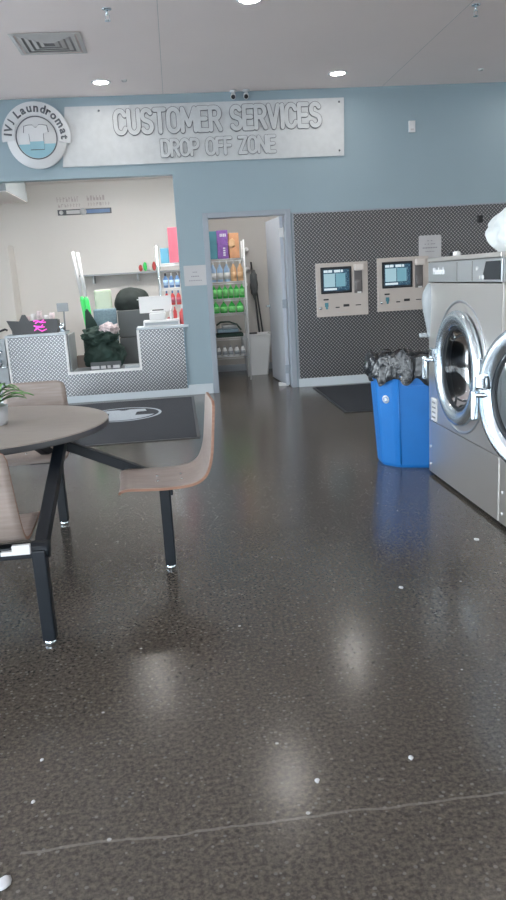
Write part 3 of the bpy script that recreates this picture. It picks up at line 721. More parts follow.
# rear wall sign and shelf
rs = thing('wall_sign', 'small pale lettered sign with a blue strip on the white wall behind the counter', 'sign', (-1.33, YB, 2.5))
MB().box(-1.755, -.915, YB-.012, YB-.001, 2.515, 2.60, .002).build('strip_panel', M['signd'], rs)
MB().box(-1.33, -.94, YB-.015, YB-.011, 2.53, 2.585).build('blue_strip', M['dblue'], rs)
MB().box(-1.62, -1.40, YB-.015, YB-.011, 2.53, 2.585).build('grey_strip', M['signw'], rs)
MB().lathe([(.0, -.006), (.032, -.006), (.032, 0)], (-1.70, YB-.012, 2.557), 'y', 20).build('round_badge', M['signw'], rs)
MB().lathe([(.0, -.006), (.055, -.006), (.055, 0)], (-1.36, YB-.013, 2.557), 'y', 20).build('round_badge', M['sign'], rs)
fade = mat('faded_pink_letters', (.62, .56, .56), .6)
rl = random.Random(5)
for x0_, x1_, z0_, z1_ in ((-1.75, -1.37, 2.715, 2.79), (-1.28, -.98, 2.72, 2.795), (-1.74, -1.38, 2.635, 2.685), (-1.27, -.90, 2.64, 2.69)):
    r = MB(); x_ = x0_
    while x_ < x1_-.03:      # faded characters, too worn to read
        w_ = rl.uniform(.022, .034)
        r.box(x_, x_+.010, YB-.006, YB-.001, z0_, z1_).box(x_, x_+w_, YB-.006, YB-.001, rl.choice((z0_, z1_-.012, (z0_+z1_)/2)), z1_ if rl.random() < .2 else (z0_+z1_)/2+.006)
        x_ += w_+.018
    r.build('faded_lettering', fade, rs)
sh = thing('wall_shelf', 'long thin grey shelf on the white wall behind the counter', 'shelf', (-.9, 12.3, 1.55))
MB().box(-1.50, .30, 12.15, YB, 1.555, 1.58, .002).build('shelf_board', M['greyp'], sh)
for x in (-1.3, -.6, .1): MB().box(x, x+.03, 12.2, YB, 1.44, 1.555).build('bracket', M['greyp'], sh)
cols = ['red', 'green', 'whitep', 'red', 'palegreen', 'whitep', 'green']
for k in range(5):
    x = -.53+.072*k; z = 1.582+(.078 if k % 2 else .058)
    b = MB(); b.blob((x, 12.27, z), (.031, .04, .070 if k % 2 else .052), .1, 3., 3, k*1.7, 1.581)
    tag(b.build('wrapped_packet', M[cols[k]]), 'small %s packet on the wall shelf, %s' % ({'red': 'red', 'green': 'green', 'whitep': 'white', 'palegreen': 'pale green'}[cols[k]], ORD[k]), 'packet', 'packets on the wall shelf')

# ------------------------------------------------------------------ wire racks
def rack(x0, x1, y0, y1, ztop, shelves, label, r=.0125, pole='chrome'):
    t = thing('wire_rack', label, 'rack', ((x0+x1)/2, (y0+y1)/2, 0))
    for x in (x0, x1):
        for y in (y0, y1):
            b = MB(); b.tube([(x, y, 0), (x, y, ztop)], r, 12); b.build('post', M[pole], t)
    for z in shelves:
        b = MB()
        for y in (y0, y1): b.tube([(x0, y, z-.004), (x1, y, z-.004)], .004, 6); b.tube([(x0, y, z-.03), (x1, y, z-.03)], .004, 6)
        for x in (x0, x1): b.tube([(x, y0, z-.004), (x, y1, z-.004)], .004, 6); b.tube([(x, y0, z-.03), (x, y1, z-.03)], .004, 6)
        k = x0+.03
        while k < x1: b.tube([(k, y0, z-.002), (k, y1, z-.002)], .002, 4); k += .03
        b.build('wire_shelf', M['alu'], t)
    return t
rack(-.21, .30, 10.15, 10.5, 1.87, (.45, .80, 1.095, 1.325, 1.645), 'chrome wire rack of bottles at the right side of the service counter opening', .014)
b = MB().box(-.05, .085, 10.2, 10.42, 1.647, 2.10, .006); tag(b.build('tall_box', M['pink']), 'tall bright pink box on top of the rack behind the counter', 'box')
b = MB().box(-.165, -.055, 10.22, 10.4, 1.647, 1.84, .006); tag(b.build('square_box', M['cblue']), 'blue box beside the tall pink box on the rack top', 'box')
P2 = [(.0, 0), (.028, 0), (.031, .008), (.031, .115), (.013, .150), (.011, .158)]
for i in range(4):
    bottle('product_bottle', P2, (-.125+.078*i, 10.22, 1.327), M['dblue'], M['blackp'] if i != 1 else M['whitep'], 'blue bottle on the upper bottle shelf of the counter rack, %s' % ORD[i], 'bottle', 'blue bottles on the counter rack', strap=(.03, .10, M['lblue']))
for i in range(4):
    bottle('product_bottle', P2, (-.125+.078*i, 10.22, 1.097), M['red'], M['dblue'], 'red bottle on the lower bottle shelf of the counter rack, %s' % ORD[i], 'bottle', 'red bottles on the counter rack', strap=(.03, .10, M['pink']))
for i in range(4):
    b = MB(); b.blob((-.12+.085*i, 10.24, .872), (.038, .05, .068), .1, 3, 3, i*2.2, .802)
    tag(b.build('wrapped_packet', M['red'] if i % 2 == 0 else M['cloth']), '%s packet on the lowest visible rack shelf behind the register, %s' % ('red' if i % 2 == 0 else 'pale', ORD[i]), 'packet', 'packets on the counter rack')

# utility room
UZ = (.345, .605, .94, 1.135, 1.36, 1.665)
rack(.475, .955, 10.28, 10.62, 1.90, UZ, 'wire rack of cleaning products inside the utility room doorway', .012, 'whitep')
y0 = 10.33
b = MB().box(.495, .60, y0, y0+.22, 1.667, 2.03, .004); tag(b.build('card_box', M['teal']), 'tall teal box at the left of the top utility shelf', 'box')
def pbox(z, label, w):
    o = MB().box(.605, .752, y0, y0+.2, z, z+.185, .004).build('card_box', M['purple']); tag(o, label, 'box', 'purple boxes on the top utility shelf')
    r = MB()
    for k in range(4):
        if w == 'soft': r.box(.68, .71, y0-.002, y0, z+.035+.03*k, z+.055+.03*k, .001)
        else: r.box(.645+.022*k, .660+.022*k, y0-.002, y0, z+.10, z+.14, .001)
    r.build('box_print', M['whitep'], o)
pbox(1.667, 'lower purple box of the stack on the top utility shelf', 'soft'); pbox(1.853, 'upper purple box of the stack on the top utility shelf', 'pure')
o = MB().box(.765, .90, y0, y0+.2, 1.667, 1.995, .004).build('card_box', M['orange']); tag(o, 'orange box beside the purple boxes on the top utility shelf', 'box')
b = MB(); b.blob((.80, y0-.001, 1.86), (.045, .002, .06), .4, 3, 3, 3.); b.build('box_print', M['lorange'], o)
P3 = [(.0, 0), (.036, 0), (.039, .01), (.039, .165), (.015, .215), (.013, .235)]
for i in range(5):
    c = ('lblue', 'light blue') if i < 3 else ('lorange', 'peach')
    bottle('spray_bottle', P3, (.525+.093*i, y0+.02, 1.362), M[c[0]], M['whitep'], '%s bottle with a white cap on the second utility shelf, %s' % (c[1], ORD[i]), 'bottle', 'tall bottles on the second utility shelf', (.014, .045), strap=(.03, .12, M['whitep'] if i < 3 else M['lorange']))
P4 = [(.0, 0), (.030, 0), (.034, .008), (.034, .125), (.012, .155), (.011, .160)]
for i in range(6):
    bottle('detergent_bottle', P4, (.52+.077*i, y0+.02, 1.137), M['jug'], M['lime'], 'slim green bottle on the third utility shelf, %s' % ORD[i], 'bottle', 'slim green bottles on the third utility shelf', (.013, .02), strap=(.03, .12, M['lime']))
P5 = [(.0, 0), (.045, 0), (.052, .012), (.052, .08), (.035, .115), (.014, .135), (.012, .15)]
for i in range(4):
    bottle('detergent_jug', P5, (.53+.112*i, y0+.03, .942), M['jug'], M['lime'], 'round shouldered green jug on the fourth utility shelf, %s' % ORD[i], 'jug', 'green jugs on the fourth utility shelf', (.014, .022), strap=(.02, .085, M['lime']))
for i, (x, z, w, mm, d) in enumerate(((.51, .607, .38, 'fgreen', 'dark green folded cloth at the bottom of the pile on the fifth utility shelf'),
        (.53, .668, .30, 'paleblue', 'grey blue folded cloth in the pile on the fifth utility shelf'),
        (.60, .722, .20, 'greyp', 'grey folded cloth on top of the pile on the fifth utility shelf'))):
    b = MB().box(x, x+w, y0, y0+.25, z, z+.052, .018, 3); tag(b.build('folded_cloth', M[mm]), d, 'cloth', 'folded cloths in the utility room')
b = MB().box(.69, .86, y0-.03, y0+.1, .6075, .665, .012, 3); 
for v in b.bm.verts: v.co.y -= .10
b = MB(); b.tube([(.52, y0-.03, .78), (.58, y0-.03, .82), (.70, y0-.03, .82), (.80, y0-.03, .78), (.86, y0-.03, .70)], .012, 8)
tag(b.build('bag_strap', M['fgreen']), 'curved dark strap looped over the folded cloths in the utility rack', 'strap')
for i in range(5):
    bottle('small_jug', [(.0, 0), (.03, 0), (.034, .01), (.034, .08), (.022, .11), (.013, .12)], (.53+.085*i, y0+.02, .347), M['whitep'], M['greyp'], 'small white jug on the bottom utility shelf, %s' % ORD[i], 'jug', 'white jugs on the bottom utility shelf', (.013, .025), strap=(.02, .07, M['greyp']))
tc = thing('trash_can', 'tall white tapered trash can inside the utility doorway', 'trash can', (1.125, 10.85, 0))
def rrect(w, d, r, n=6):
    P = []
    for cx, cy, a in ((w-r, d-r, 0), (-w+r, d-r, 90), (-w+r, -d+r, 180), (w-r, -d+r, 270)):
        for k in range(n+1):
            t = math.radians(a+90*k/n); P.append((cx+r*math.cos(t), cy+r*math.sin(t)))
    return P
def loft(mb, secs, n=6, cap0=True, cap1=True, mt=None):
    b = bmesh.new(); rings = []
    for (w, d, r, z) in secs: rings.append([b.verts.new((x, y, z)) for x, y in rrect(w, d, r, n)])
    for i in range(len(rings)-1):
        k = len(rings[i])
        for j in range(k): f = b.faces.new((rings[i][j], rings[i][(j+1) % k], rings[i+1][(j+1) % k], rings[i+1][j])); f.smooth = False
    if cap0: b.faces.new(rings[0][::-1])
    if cap1: b.faces.new(rings[-1])
    if mt is not None: b.transform(mt)
    return mb.add(b)
b = MB(); loft(b, [(.145, .12, .03, 0), (.220, .165, .035, .575), (.232, .175, .035, .58), (.232, .175, .035, .60), (.213, .158, .03, .60), (.138, .112, .025, .012)], mt=Matrix.Translation((1.115, 10.85, 0)))
b.build('can_body', M['whitep'], tc)
b = MB().box(1.0, 1.12, 10.68, 10.76, .602, .625, .008); tag(b.build('scrub_brush', M['blackp']), 'black brush lying on the rim of the white trash can', 'brush')
for i, (a, c, lb_) in enumerate((((1.15, 11.34, 1.62), (1.235, 11.08, .03), 'dark mop hanging head up behind the white trash can'),)):
    t = thing('mop', lb_, 'mop', (c[0], c[1], 0))
    b = MB(); b.tube([(1.19, 11.30, 1.40), (1.30, 11.10, .05)], .012, 10); b.build('mop_handle', M['blackp'], t)
    b = MB(); b.tube([a, c], .014, 10); b.build('mop_handle', M['blackp'], t)
    mid = Vector(a).lerp(Vector(c), .2)
    b = MB(); b.blob((mid.x, mid.y-.04, mid.z), (.055, .05, .20), .3, 2.5, 4, i+2.); b.build('mop_strands', M['slate'], t)
hk = [(1.045, 1.80), (1.05, 1.52), (1.0, 1.30)]
for i, (x, z) in enumerate(hk):
    b = MB(); b.lathe([(.0, -.05), (.032, -.045), (.036, -.02), (.02, 0), (.0, 0)], (x+.05, 11.4, z), 'y', 20)
    tag(b.build('wall_hook', M['whitep']), '%s of the three white knobs on the utility room wall' % ('uppermost', 'middle', 'lowest')[i], 'knob', 'white knobs on the utility wall')

# ------------------------------------------------------------------ floor mats
def floor_mat(x0, x1, y0_, y1_, label):
    t = thing('floor_mat', label, 'floor mat', ((x0+x1)/2, (y0_+y1_)/2, 0))
    MB().box(x0, x1, y0_, y1_, 0, .008, .003).build('mat_rubber_edge', M['dark'], t)
    MB().box(x0+.03, x1-.03, y0_+.03, y1_-.03, .008, .011).build('mat_pile', M['mat'], t)
    return t
fm = floor_mat(-1.47, .12, 6.62, 9.08, 'large dark grey mat with printed round emblem before the counter')
ex, ey = -.69, 8.12
b = MB(); b.lathe([(.40, .011), (.40, .0125), (.43, .0125), (.43, .011)], (ex, ey, 0), 'z', 64, False, True); b.build('mat_emblem_ring', M['matl'], fm)
wv = []
for k in range(33):
    t = math.radians(195)+math.radians(150)*k/32; wv.append((.36*math.cos(t), .36*math.sin(t)))
MB().prism(wv, FZ(ex, ey, .0112), .001).build('mat_emblem_water', M['matl'], fm)
MB().prism(shirt_poly(.52), FZ(ex, ey+.05, .0113), .0015).build('mat_emblem_shirt', M['matl'], fm)
floor_mat(1.62, 3.3, 7.29, 9.12, 'plain dark mat on the floor before the kiosks')

# ------------------------------------------------------------------ cluster table with attached seats
tb = thing('cluster_table', 'round wood look table with attached seats on black metal legs', 'table', (-.995, 3.77, 0))
tx, ty = -.995, 3.77
MB().lathe([(.0, .712), (.565, .712), (.597, .716), (.600, .722), (.600, .744)], (tx, ty, 0), 'z', 96, False).build('edge_band', M['edge'], tb)
MB().lathe([(.0, .750), (.594, .750), (.5995, .7475), (.600, .7440), (.0, .744)], (tx, ty, 0), 'z', 96, False).build('tabletop', M['top'], tb)
SEATP = [(-.226, .420), (-.222, .440), (-.208, .451), (-.175, .457), (-.10, .452), (.0, .447), (.09, .449), (.15, .460), (.19, .485), (.215, .53), (.232, .60), (.243, .70), (.250, .77), (.257, .840)]
def seat(cx, cy, yaw):
    mt = Matrix.Translation((cx, cy, 0)) @ Matrix.Rotation(yaw, 4, 'Z')
    def half(r, z): # half width along the shell, tucked at the corners
        w = .208
        if z > .50: w = .208-.02*min(1, (z-.5)/.36)
        return w
    # smooth profile
    pts = [Vector((r, 0, z)) for r, z in SEATP]; fin = []
    for i in range(len(pts)-1):
        p0 = pts[max(i-1, 0)]; p1 = pts[i]; p2 = pts[i+1]; p3 = pts[min(i+2, len(pts)-1)]
        for k in range(3):
            t = k/3; fin.append(.5*((2*p1)+(-p0+p2)*t+(2*p0-5*p1+4*p2-p3)*t*t+(-p0+3*p1-3*p2+p3)*t**3))
    fin.append(pts[-1])
    b = bmesh.new(); NC = 12; rows = []; L_ = len(fin); TH = .013
    dist = [0]
    for i in range(1, L_): dist.append(dist[-1]+(fin[i]-fin[i-1]).length)
    for i, p in enumerate(fin):
        hw = half(p.x, p.z); e = min(dist[i], dist[-1]-dist[i]); R = .045
        if e < R: hw -= R-math.sqrt(max(0, R*R-(R-e)**2))
        t = (fin[min(i+1, L_-1)]-fin[max(i-1, 0)]).normalized(); nrm = Vector((-t.z, 0, t.x))
        row_t = []; row_b = []
        for k in range(NC+1):
            y = -hw+2*hw*k/NC; dish = -.006*(1-(2*k/NC-1)**2) if p.z < .5 else 0
            q0 = p+Vector((0, y, 0))+nrm*dish
            row_t.append(b.verts.new(q0)); row_b.append(b.verts.new(q0-nrm*TH))
        rows.append((row_t, row_b))
    for i in range(L_-1):
        for k in range(NC):
            f = b.faces.new((rows[i][0][k], rows[i+1][0][k], rows[i+1][0][k+1], rows[i][0][k+1])); f.smooth = True; f.material_index = 0
            f = b.faces.new((rows[i][1][k], rows[i][1][k+1], rows[i+1][1][k+1], rows[i+1][1][k])); f.smooth = True; f.material_index = 0
        for k in (0, NC):
            f = b.faces.new((rows[i][0][k], rows[i][1][k], rows[i+1][1][k], rows[i+1][0][k])); f.material_index = 1
    for i in (0, L_-1):
        for k in range(NC):
            f = b.faces.new((rows[i][0][k], rows[i][0][k+1], rows[i][1][k+1], rows[i][1][k])); f.material_index = 1
    bmesh.ops.recalc_face_normals(b, faces=b.faces[:])
    b.transform(mt)
    me = bpy.data.meshes.new('seat'); b.to_mesh(me); b.free(); mb = MB(); mb.bm.from_mesh(me)
    s = mb.build('seat', [M['wood'], M['ply']], tb)
    bo = MB()
    for (x, y) in ((-.03, -.05), (-.03, .05), (.09, -.05), (.09, .05)):
        q0 = mt @ Vector((x, y, .4415)); bo.lathe([(.0, .004), (.006, .0035), (.009, 0)], q0, 'z', 12)
    bo.build('seat_bolts', M['chrome'], s)
    u = MB().box(-.09, .13, -.085, .085, .424, .436, .003, 2, mt); u.build('mounting_plate', M['black'], s)
seat(-.135, 3.645, math.radians(3)); seat(-.925, 4.50, math.radians(93)); seat(-.872, 2.99, math.radians(-88)); seat(-1.86, 3.80, PI)
def arm(p, q, r_=None):
    b = MB(); b.bar(p, q, .052, .052, .006); b.build('arm', M['black'], tb)
def legb(x, y, top=.43):
    b = MB().box(x-.027, x+.027, y-.027, y+.027, .022, top, .006); l = b.build('leg', M['black'], tb)
    MB().lathe([(.0, 0), (.020, 0), (.024, .006), (.022, .022), (.0, .022)], (x, y, 0), 'z', 20).build('foot_glide', M['chrome'], l)
arm((-.80, 3.83, .690), (-.14, 3.87, .375)); legb(-.13, 3.53)
b = MB().box(-.157, -.09, 3.51, 3.87, .385, .425, .005).build('crossbar', M['black'], tb)
arm((-.95, 4.05, .690), (-.82, 4.50, .405)); legb(-.785, 4.40)
b = MB().box(-.95, -.76, 4.40, 4.46, .385, .425, .005).build('crossbar', M['black'], tb)
arm((-.60, 3.52, .695), (-.62, 2.86, .385)); legb(-.617, 2.83, .41)
b = MB().box(-.93, -.60, 2.82, 2.88, .375, .425, .005).build('crossbar', M['black'], tb)
b = MB().box(-.715, -.645, 2.800, 2.822, .40, .44, .003).box(-.76, -.715, 2.800, 2.822, .40, .417, .003).build('end_bracket', M['whitep'], tb)
b = MB().lathe([(.0, -.036), (.034, -.036), (.036, -.03), (.036, .03), (.034, .036), (.0, .036)], (-.615, 2.85, .40), 'x', 24).build('arm_joint', M['black'], tb)
arm((-1.25, 3.85, .690), (-1.88, 3.82, .405)); legb(-1.86, 3.95)
b = MB().box(-1.89, -1.83, 3.80, 3.96, .385, .425, .005).build('crossbar', M['black'], tb)
b = MB().box(-1.25, -.60, 3.69, 3.80, .672, .712, .006).box(-1.02, -.92, 3.45, 4.10, .672, .712, .006).build('top_frame', M['black'], tb)
# plant
pl = thing('potted_plant', 'small leafy green plant in a white pot on the round table', 'plant', (-.985, 3.80, .75))
px, py = -.985, 3.80
MB().lathe([(.0, .750), (.078, .750), (.084, .76), (.094, .845), (.088, .845), (.080, .825), (.0, .825)], (px, py, 0), 'z', 40).build('pot', M['pot'], pl)
lv = MB(); rnd = random.Random(3)
for k in range(26):
    a = 2*PI*k/26*5.13+rnd.random()*.4; ln = .14+.09*rnd.random(); up = .02+.13*rnd.random(); wdt = .024+.014*rnd.random()
    d = Vector((math.cos(a), math.sin(a), 0)); sd = Vector((-d.y, d.x, 0)); prev = None
    for j in range(9):
        t = j/8; c = Vector((px, py, .825))+d*(ln*t)+Vector((0, 0, up*math.sin(t*2.1)-.015*t)); w2 = wdt*math.sin(PI*min(1, .12+t*.88))**.8
        v = [lv.bm.verts.new(c-sd*w2+Vector((0, 0, .006))), lv.bm.verts.new(c), lv.bm.verts.new(c+sd*w2+Vector((0, 0, .006)))]
        if prev:
            for m_ in range(2):
                f = lv.bm.faces.new((prev[m_], prev[m_+1], v[m_+1], v[m_])); f.smooth = True
        prev = v
tag(lv.build('foliage', M['leafg'], pl))

# ------------------------------------------------------------------ washers
def washer(yc, label):
    x0, x1 = W, 2.78; ya, yb_ = yc-.568, yc+.568; zt_ = 1.462
    t = thing('washing_machine', label, 'washing machine', (x0, yc, 0), 'front loading washers in a row')
    MB().box(x0+.004, x1, ya, yb_, .02, 1.305, .003).box(x0+.03, x1, ya, yb_, 1.305, 1.43)
    # casing: sides, back, base, top of the drum bay
    cs = MB().box(x0+.006, x1, ya, ya+.012, .02, 1.44).box(x0+.006, x1, yb_-.012, yb_, .02, 1.44).box(x1-.012, x1, ya, yb_, .02, 1.44).box(x0+.02, x1, ya, yb_, .02, .04)
    cs.build('casing', M['steel'], t)
    MB().box(x0+.03, x1-.03, ya+.02, yb_-.02, 0, .022).build('plinth', M['dark'], t)
    MB().box(x0, x0+.012, ya+.003, yb_-.003, .022, .383, .003).build('lower_panel', M['steel'], t)
    # middle panel with a round hole
    R = .325; zc = .80; b = bmesh.new(); n = 96; inner = []; outer = []; Z0, Z1_ = .389, 1.303
    for k in range(n):
        a = 2*PI*k/n; cy, cz = math.cos(a), math.sin(a); inner.append((yc+R*cy, zc+R*cz))
        s = 1e9
        for (lim, cc, dd) in ((yb_-.003, yc, cy), (ya+.003, yc, cy), (Z1_, zc, cz), (Z0, zc, cz)):
            if abs(dd) > 1e-6:
                q0 = (lim-cc)/dd
                if q0 > 0: s = min(s, q0)
        outer.append((yc+s*cy, zc+s*cz))
    # snap nearest rays to the corners
    for (y, z) in ((yb_-.003, Z1_), (ya+.003, Z1_), (yb_-.003, Z0), (ya+.003, Z0)):
        k = min(range(n), key=lambda i: (outer[i][0]-y)**2+(outer[i][1]-z)**2); outer[k] = (y, z)
    rings = [[b.verts.new((x, y, z)) for y, z in P] for x, P in ((x0, outer), (x0, inner), (x0+.012, inner), (x0+.012, outer))]
    for i in range(4):
        j = (i+1) % 4
        for k in range(n): b.faces.new((rings[i][k], rings[i][(k+1) % n], rings[j][(k+1) % n], rings[j][k]))
    bmesh.ops.recalc_face_normals(b, faces=b.faces[:]); mb = MB(); mb.add(b); mb.build('front_panel', M['steel'], t)
    MB().olathe([(.402, .0), (.402, -.006), (.392, -.007), (.385, -.001)], (x0, yc, zc+.005), 'x', 96).build('bezel_ring', M['steelh'], t)
    dr = MB().olathe([(.325, .012), (.32, .05), (.32, .06), (.32, .62), (.30, .66), (.05, .68), (.0, .68)], (x0, yc, zc), 'x', 64).build('drum', M['drum'], t)
    for k in range(3):
        a = 2*PI*k/3+.4; mtx = Matrix.Translation((x0+.34, yc, zc)) @ Matrix.Rotation(a, 4, 'X')
        MB().box(-.24, .26, -.035, .035, -.33, -.26, .02, 2, mtx).build('drum_lifter', M['drum'], t)
    MB().lathe([(.325, .002), (.325, .05), (.29, .05), (.29, .015)], (x0, yc, zc), 'x', 64, True, True).build('gasket', M['dark'], t)
    MB().box(x0-.004, x0+.012, ya+.003, yb_-.003, 1.309, 1.432, .003).build('control_panel', M['steelh'], t)
    MB().box(x0+.012, x1, ya, yb_, 1.40, 1.434).build('top_tray', M['steelh'], t)
    MB().box(x0-.010, x1, ya+.002, yb_-.002, 1.436, zt_, .004).build('top_lid', M['steel'], t)
    MB().text('Huebsch', FX(x0-.004, yb_-.20, 1.377), .20, .042, .002, .03).build('brand_lettering', M['bright'], t)
    MB().prism([(-.02, -.05), (.21, -.05), (.21, .045), (.03, .045)], FX(x0-.004, yc-.34, 1.373), .004).build('display', M['dark'], t)
    for y, z, r in ((yc-.245, 1.383, .012), (yc-.285, 1.335, .010), (yc-.335, 1.335, .014)):
        MB().lathe([(.0, -.006), (r, -.005), (r, 0)], (x0-.004, y, z), 'x', 16).build('button', M['whitep'], t)
    MB().box(x0-.006, x0-.003, yc-.18, yc-.175, 1.315, 1.425).build('panel_seam', M['kgrey'], t)
    MB().box(x0-.006, x0-.003, yc+.05, yc+.055, 1.315, 1.425).build('panel_seam', M['kgrey'], t)
    b = MB().box(x0-.005, x0+.0, yb_-.16, yb_-.06, .395, .55, .002); lbp = b.build('warning_sticker', M['paper'], t)
    for k in range(4): MB().box(x0-.0062, x0-.005, yb_-.145, yb_-.08, .415+.033*k, .425+.033*k).build('print_line', M['signd'], lbp)
    for z in (.08, .20): MB().lathe([(.0, -.004), (.009, -.003), (.009, 0)], (x0, yb_-.04, z), 'x', 12).build('screw', M['whitep'], t)
    # door, hinge at the near edge
    hy_ = yc-.355
    org = (x0-.012, hy_, zc)
    ring = MB().olathe([(.335, -.002), (.344, -.005), (.347, -.018), (.343, -.032), (.332, -.042), (.315, -.047), (.29, -.043), (.262, -.032), (.254, -.022), (.25, .0), (.335, -.002)], (x0-.004, yc, zc), 'x', 96)
    d = ring.build('door', M['chromed'], t, org)
    MB().olathe([(.252, -.026), (.246, -.016), (.236, .03), (.21, .085), (.14, .115), (.0, .125)], (x0-.004, yc, zc), 'x', 64).build('door_glass', M['wglass'], d)
    MB().lathe([(.250, -.022), (.250, .0), (.238, .0), (.238, -.022)], (x0-.004, yc, zc), 'x', 64, True, True).build('inner_gasket', M['dark'], d)
    MB().box(x0-.072, x0-.012, yc+.295, yc+.36, zc+.03, zc+.10, .010).build('latch_block', M['chrome'], d)
    h = MB(); h.tube([(x0-.04, yc+.34, zc+.02), (x0-.085, yc+.395, zc+.02)], .014, 12); h.box(x0-.105, x0-.075, yc+.385, yc+.412, zc-.105, zc+.04, .010, 3)
    h.build('door_handle', M['chrome'], d)
    MB().box(x0-.03, x0-.002, hy_-.03, hy_+.02, zc-.10, zc+.10, .006).build('door_hinge', M['chrome'], t)
    return t, d
w1, d1 = washer(4.290, 'stainless front loading washer beside the blue recycling bin, round door closed')
w2 = dup(w1, None, (W, 3.144, 0)); w2['label'] = 'stainless front loading washer at the right edge with its chrome door ajar'
for ch in [x for x in SC.objects if x.parent == w2 and x.name.startswith('door.')]:
    ch.rotation_euler = (0, 0, math.radians(17))
    for g in [x for x in SC.objects if x.parent == ch]:
        if g.name.startswith('door_handle'): g.location = g.location+Vector((.02, -.075, -.03))
        if g.name.startswith('latch_block'): g.location = g.location+Vector((0, -.04, -.01))
# grey hose casing at the far side of the first washer
hp = MB()
rings_ = []
b = bmesh.new(); prof = [(.90, .012, .02), (.96, .040, .035), (1.05, .085, .05), (1.13, .125, .06), (1.19, .14, .065), (1.24, .125, .065), (1.28, .07, .06), (1.305, .02, .05)]
for z, w_, d_ in prof:
    rings_.append([b.verts.new((W+.012+.058*math.cos(t)*(w_/.14), 4.858+d_*math.sin(t)*.8, z)) for t in [2*PI*k/20 for k in range(20)]])
for i in range(len(rings_)-1):
    for k in range(20): f = b.faces.new((rings_[i][k], rings_[i][(k+1) % 20], rings_[i+1][(k+1) % 20], rings_[i+1][k])); f.smooth = True
b.faces.new(rings_[0][::-1]); b.faces.new(rings_[-1]); bmesh.ops.recalc_face_normals(b, faces=b.faces[:])
hp.add(b); ho = hp.build('side_hopper', M['rubberg'], w1)
MB().box(W-.055, W+.01, 4.87, 4.90, .945, .975, .006).build('hopper_tab', M['greyp'], ho)
b = MB(); b.lathe([(.0, 0), (.024, 0), (.024, .018), (.018, .03), (.0, .033)], (W+.13, 4.70, 1.462), 'z', 24)
tag(b.build('bottle_cap', M['whitep']), 'small white cap on top of the washer beside the recycling bin', 'cap')
b = MB(); b.box(W-.0045, W+.02, 4.475, 4.505, 1.4625, 1.4825, .004); tag(b.build('plastic_clip', M['blackp']), 'tiny black clip on the front top edge of the washer', 'clip')
b = MB(); b.blob((2.12, 4.24, 1.58), (.29, .30, .20), .13, 2.0, 5, 3.3, 1.463); b.blob((2.22, 4.12, 1.76), (.13, .13, .08), .25, 2.4, 4, 5.1)
tag(b.build('plastic_bag', M['wbag']), 'stuffed white plastic bag on top of the washer at the right edge', 'bag')

# ------------------------------------------------------------------ recycling bin
bx_, by_ = 1.67, 5.20
rb = thing('recycling_bin', 'tall blue recycling bin with black liner beside the washer', 'recycling bin', (bx_, by_, 0))
FOOT = [(-.255, .17), (-.262, -.02), (-.175, -.145), (.07, -.235), (.20, -.20), (.22, .17)]
def chaikin(P, r):
    Q = []
    for i in range(len(P)):
        a = Vector(P[i]); b_ = Vector(P[(i+1) % len(P)]); d = b_-a; l = min(r, d.length*.3)
        Q += [tuple(a+d.normalized()*l), tuple(b_-d.normalized()*l)]
    return Q
def resample(P, n):
    P = [Vector(p) for p in P]+[Vector(P[0])]; ds = [0]
    for i in range(1, len(P)): ds.append(ds[-1]+(P[i]-P[i-1]).length)
    out = []; k = 0
    for i in range(n):
        t = ds[-1]*i/n
        while ds[k+1] < t: k += 1
        out.append(P[k].lerp(P[k+1], (t-ds[k])/(ds[k+1]-ds[k])))
    return out
F1 = chaikin(chaikin(FOOT, .02), .008)
def bin_loft(P, secs, cap0=True, cap1=True, fn=None, smooth=False):
    b = bmesh.new(); rr = []
    for si, (s_, z) in enumerate(secs):
        rr.append([b.verts.new(fn(p, s_, z, si) if fn else (bx_+p[0]*s_, by_+p[1]*s_, z)) for p in P])
    for i in range(len(rr)-1):
        n = len(P)
        for j in range(n): f = b.faces.new((rr[i][j], rr[i][(j+1) % n], rr[i+1][(j+1) % n], rr[i+1][j])); f.smooth = smooth
    if cap0: b.faces.new(rr[0][::-1])
    if cap1: b.faces.new(rr[-1])
    bmesh.ops.recalc_face_normals(b, faces=b.faces[:]); mb = MB(); mb.add(b); return mb
def sc_(z): return .94+.17*z/.66
bin_loft(F1, [(.91, 0), (sc_(.02), .02), (sc_(.66), .66), (sc_(.66)+.03, .665), (sc_(.66)+.03, .70), (sc_(.66)-.05, .70), (.86, .03)]).build('bin_body', M['rbin'], rb)
def bpt(x, y, z, out=0.):
    s_ = sc_(z); v = Vector((x, y)); k_ = 1+out/v.length; return (bx_+x*s_*k_, by_+y*s_*k_, z)
b = MB(); b.tube([bpt(-.150, -.152, .03, .003), bpt(-.150, -.152, .655, .003)], .007, 8); b.build('corner_rib', M['rbin'], rb)
b = MB(); b.tube([bpt(.06, -.228, .03, .006), bpt(.06, -.228, .655, .006)], .006, 8); b.build('corner_rib', M['rbin'], rb)
b = MB(); b.bar(bpt(-.13, -.160, .60, .004), bpt(.05, -.226, .60, .004), .02, .014, .003); b.build('grip_ledge', M['rbin'], rb)
nv = Vector((-.82, -.57, -.06)).normalized(); xa = Vector((0, 0, 1)).cross(nv).normalized(); ya_ = nv.cross(xa)
fm_ = Matrix((xa, ya_, nv)).transposed().to_4x4(); fm_.translation = Vector(bpt(-.2185, -.0825, .50, .001))
em = MB(); em.lathe([(.0, 0), (.030, 0), (.030, .003), (.0, .003)], (0, 0, 0), 'z', 28); em.bm.transform(fm_); eo = em.build('recycling_emblem', M['signw'], rb)
ar = MB()
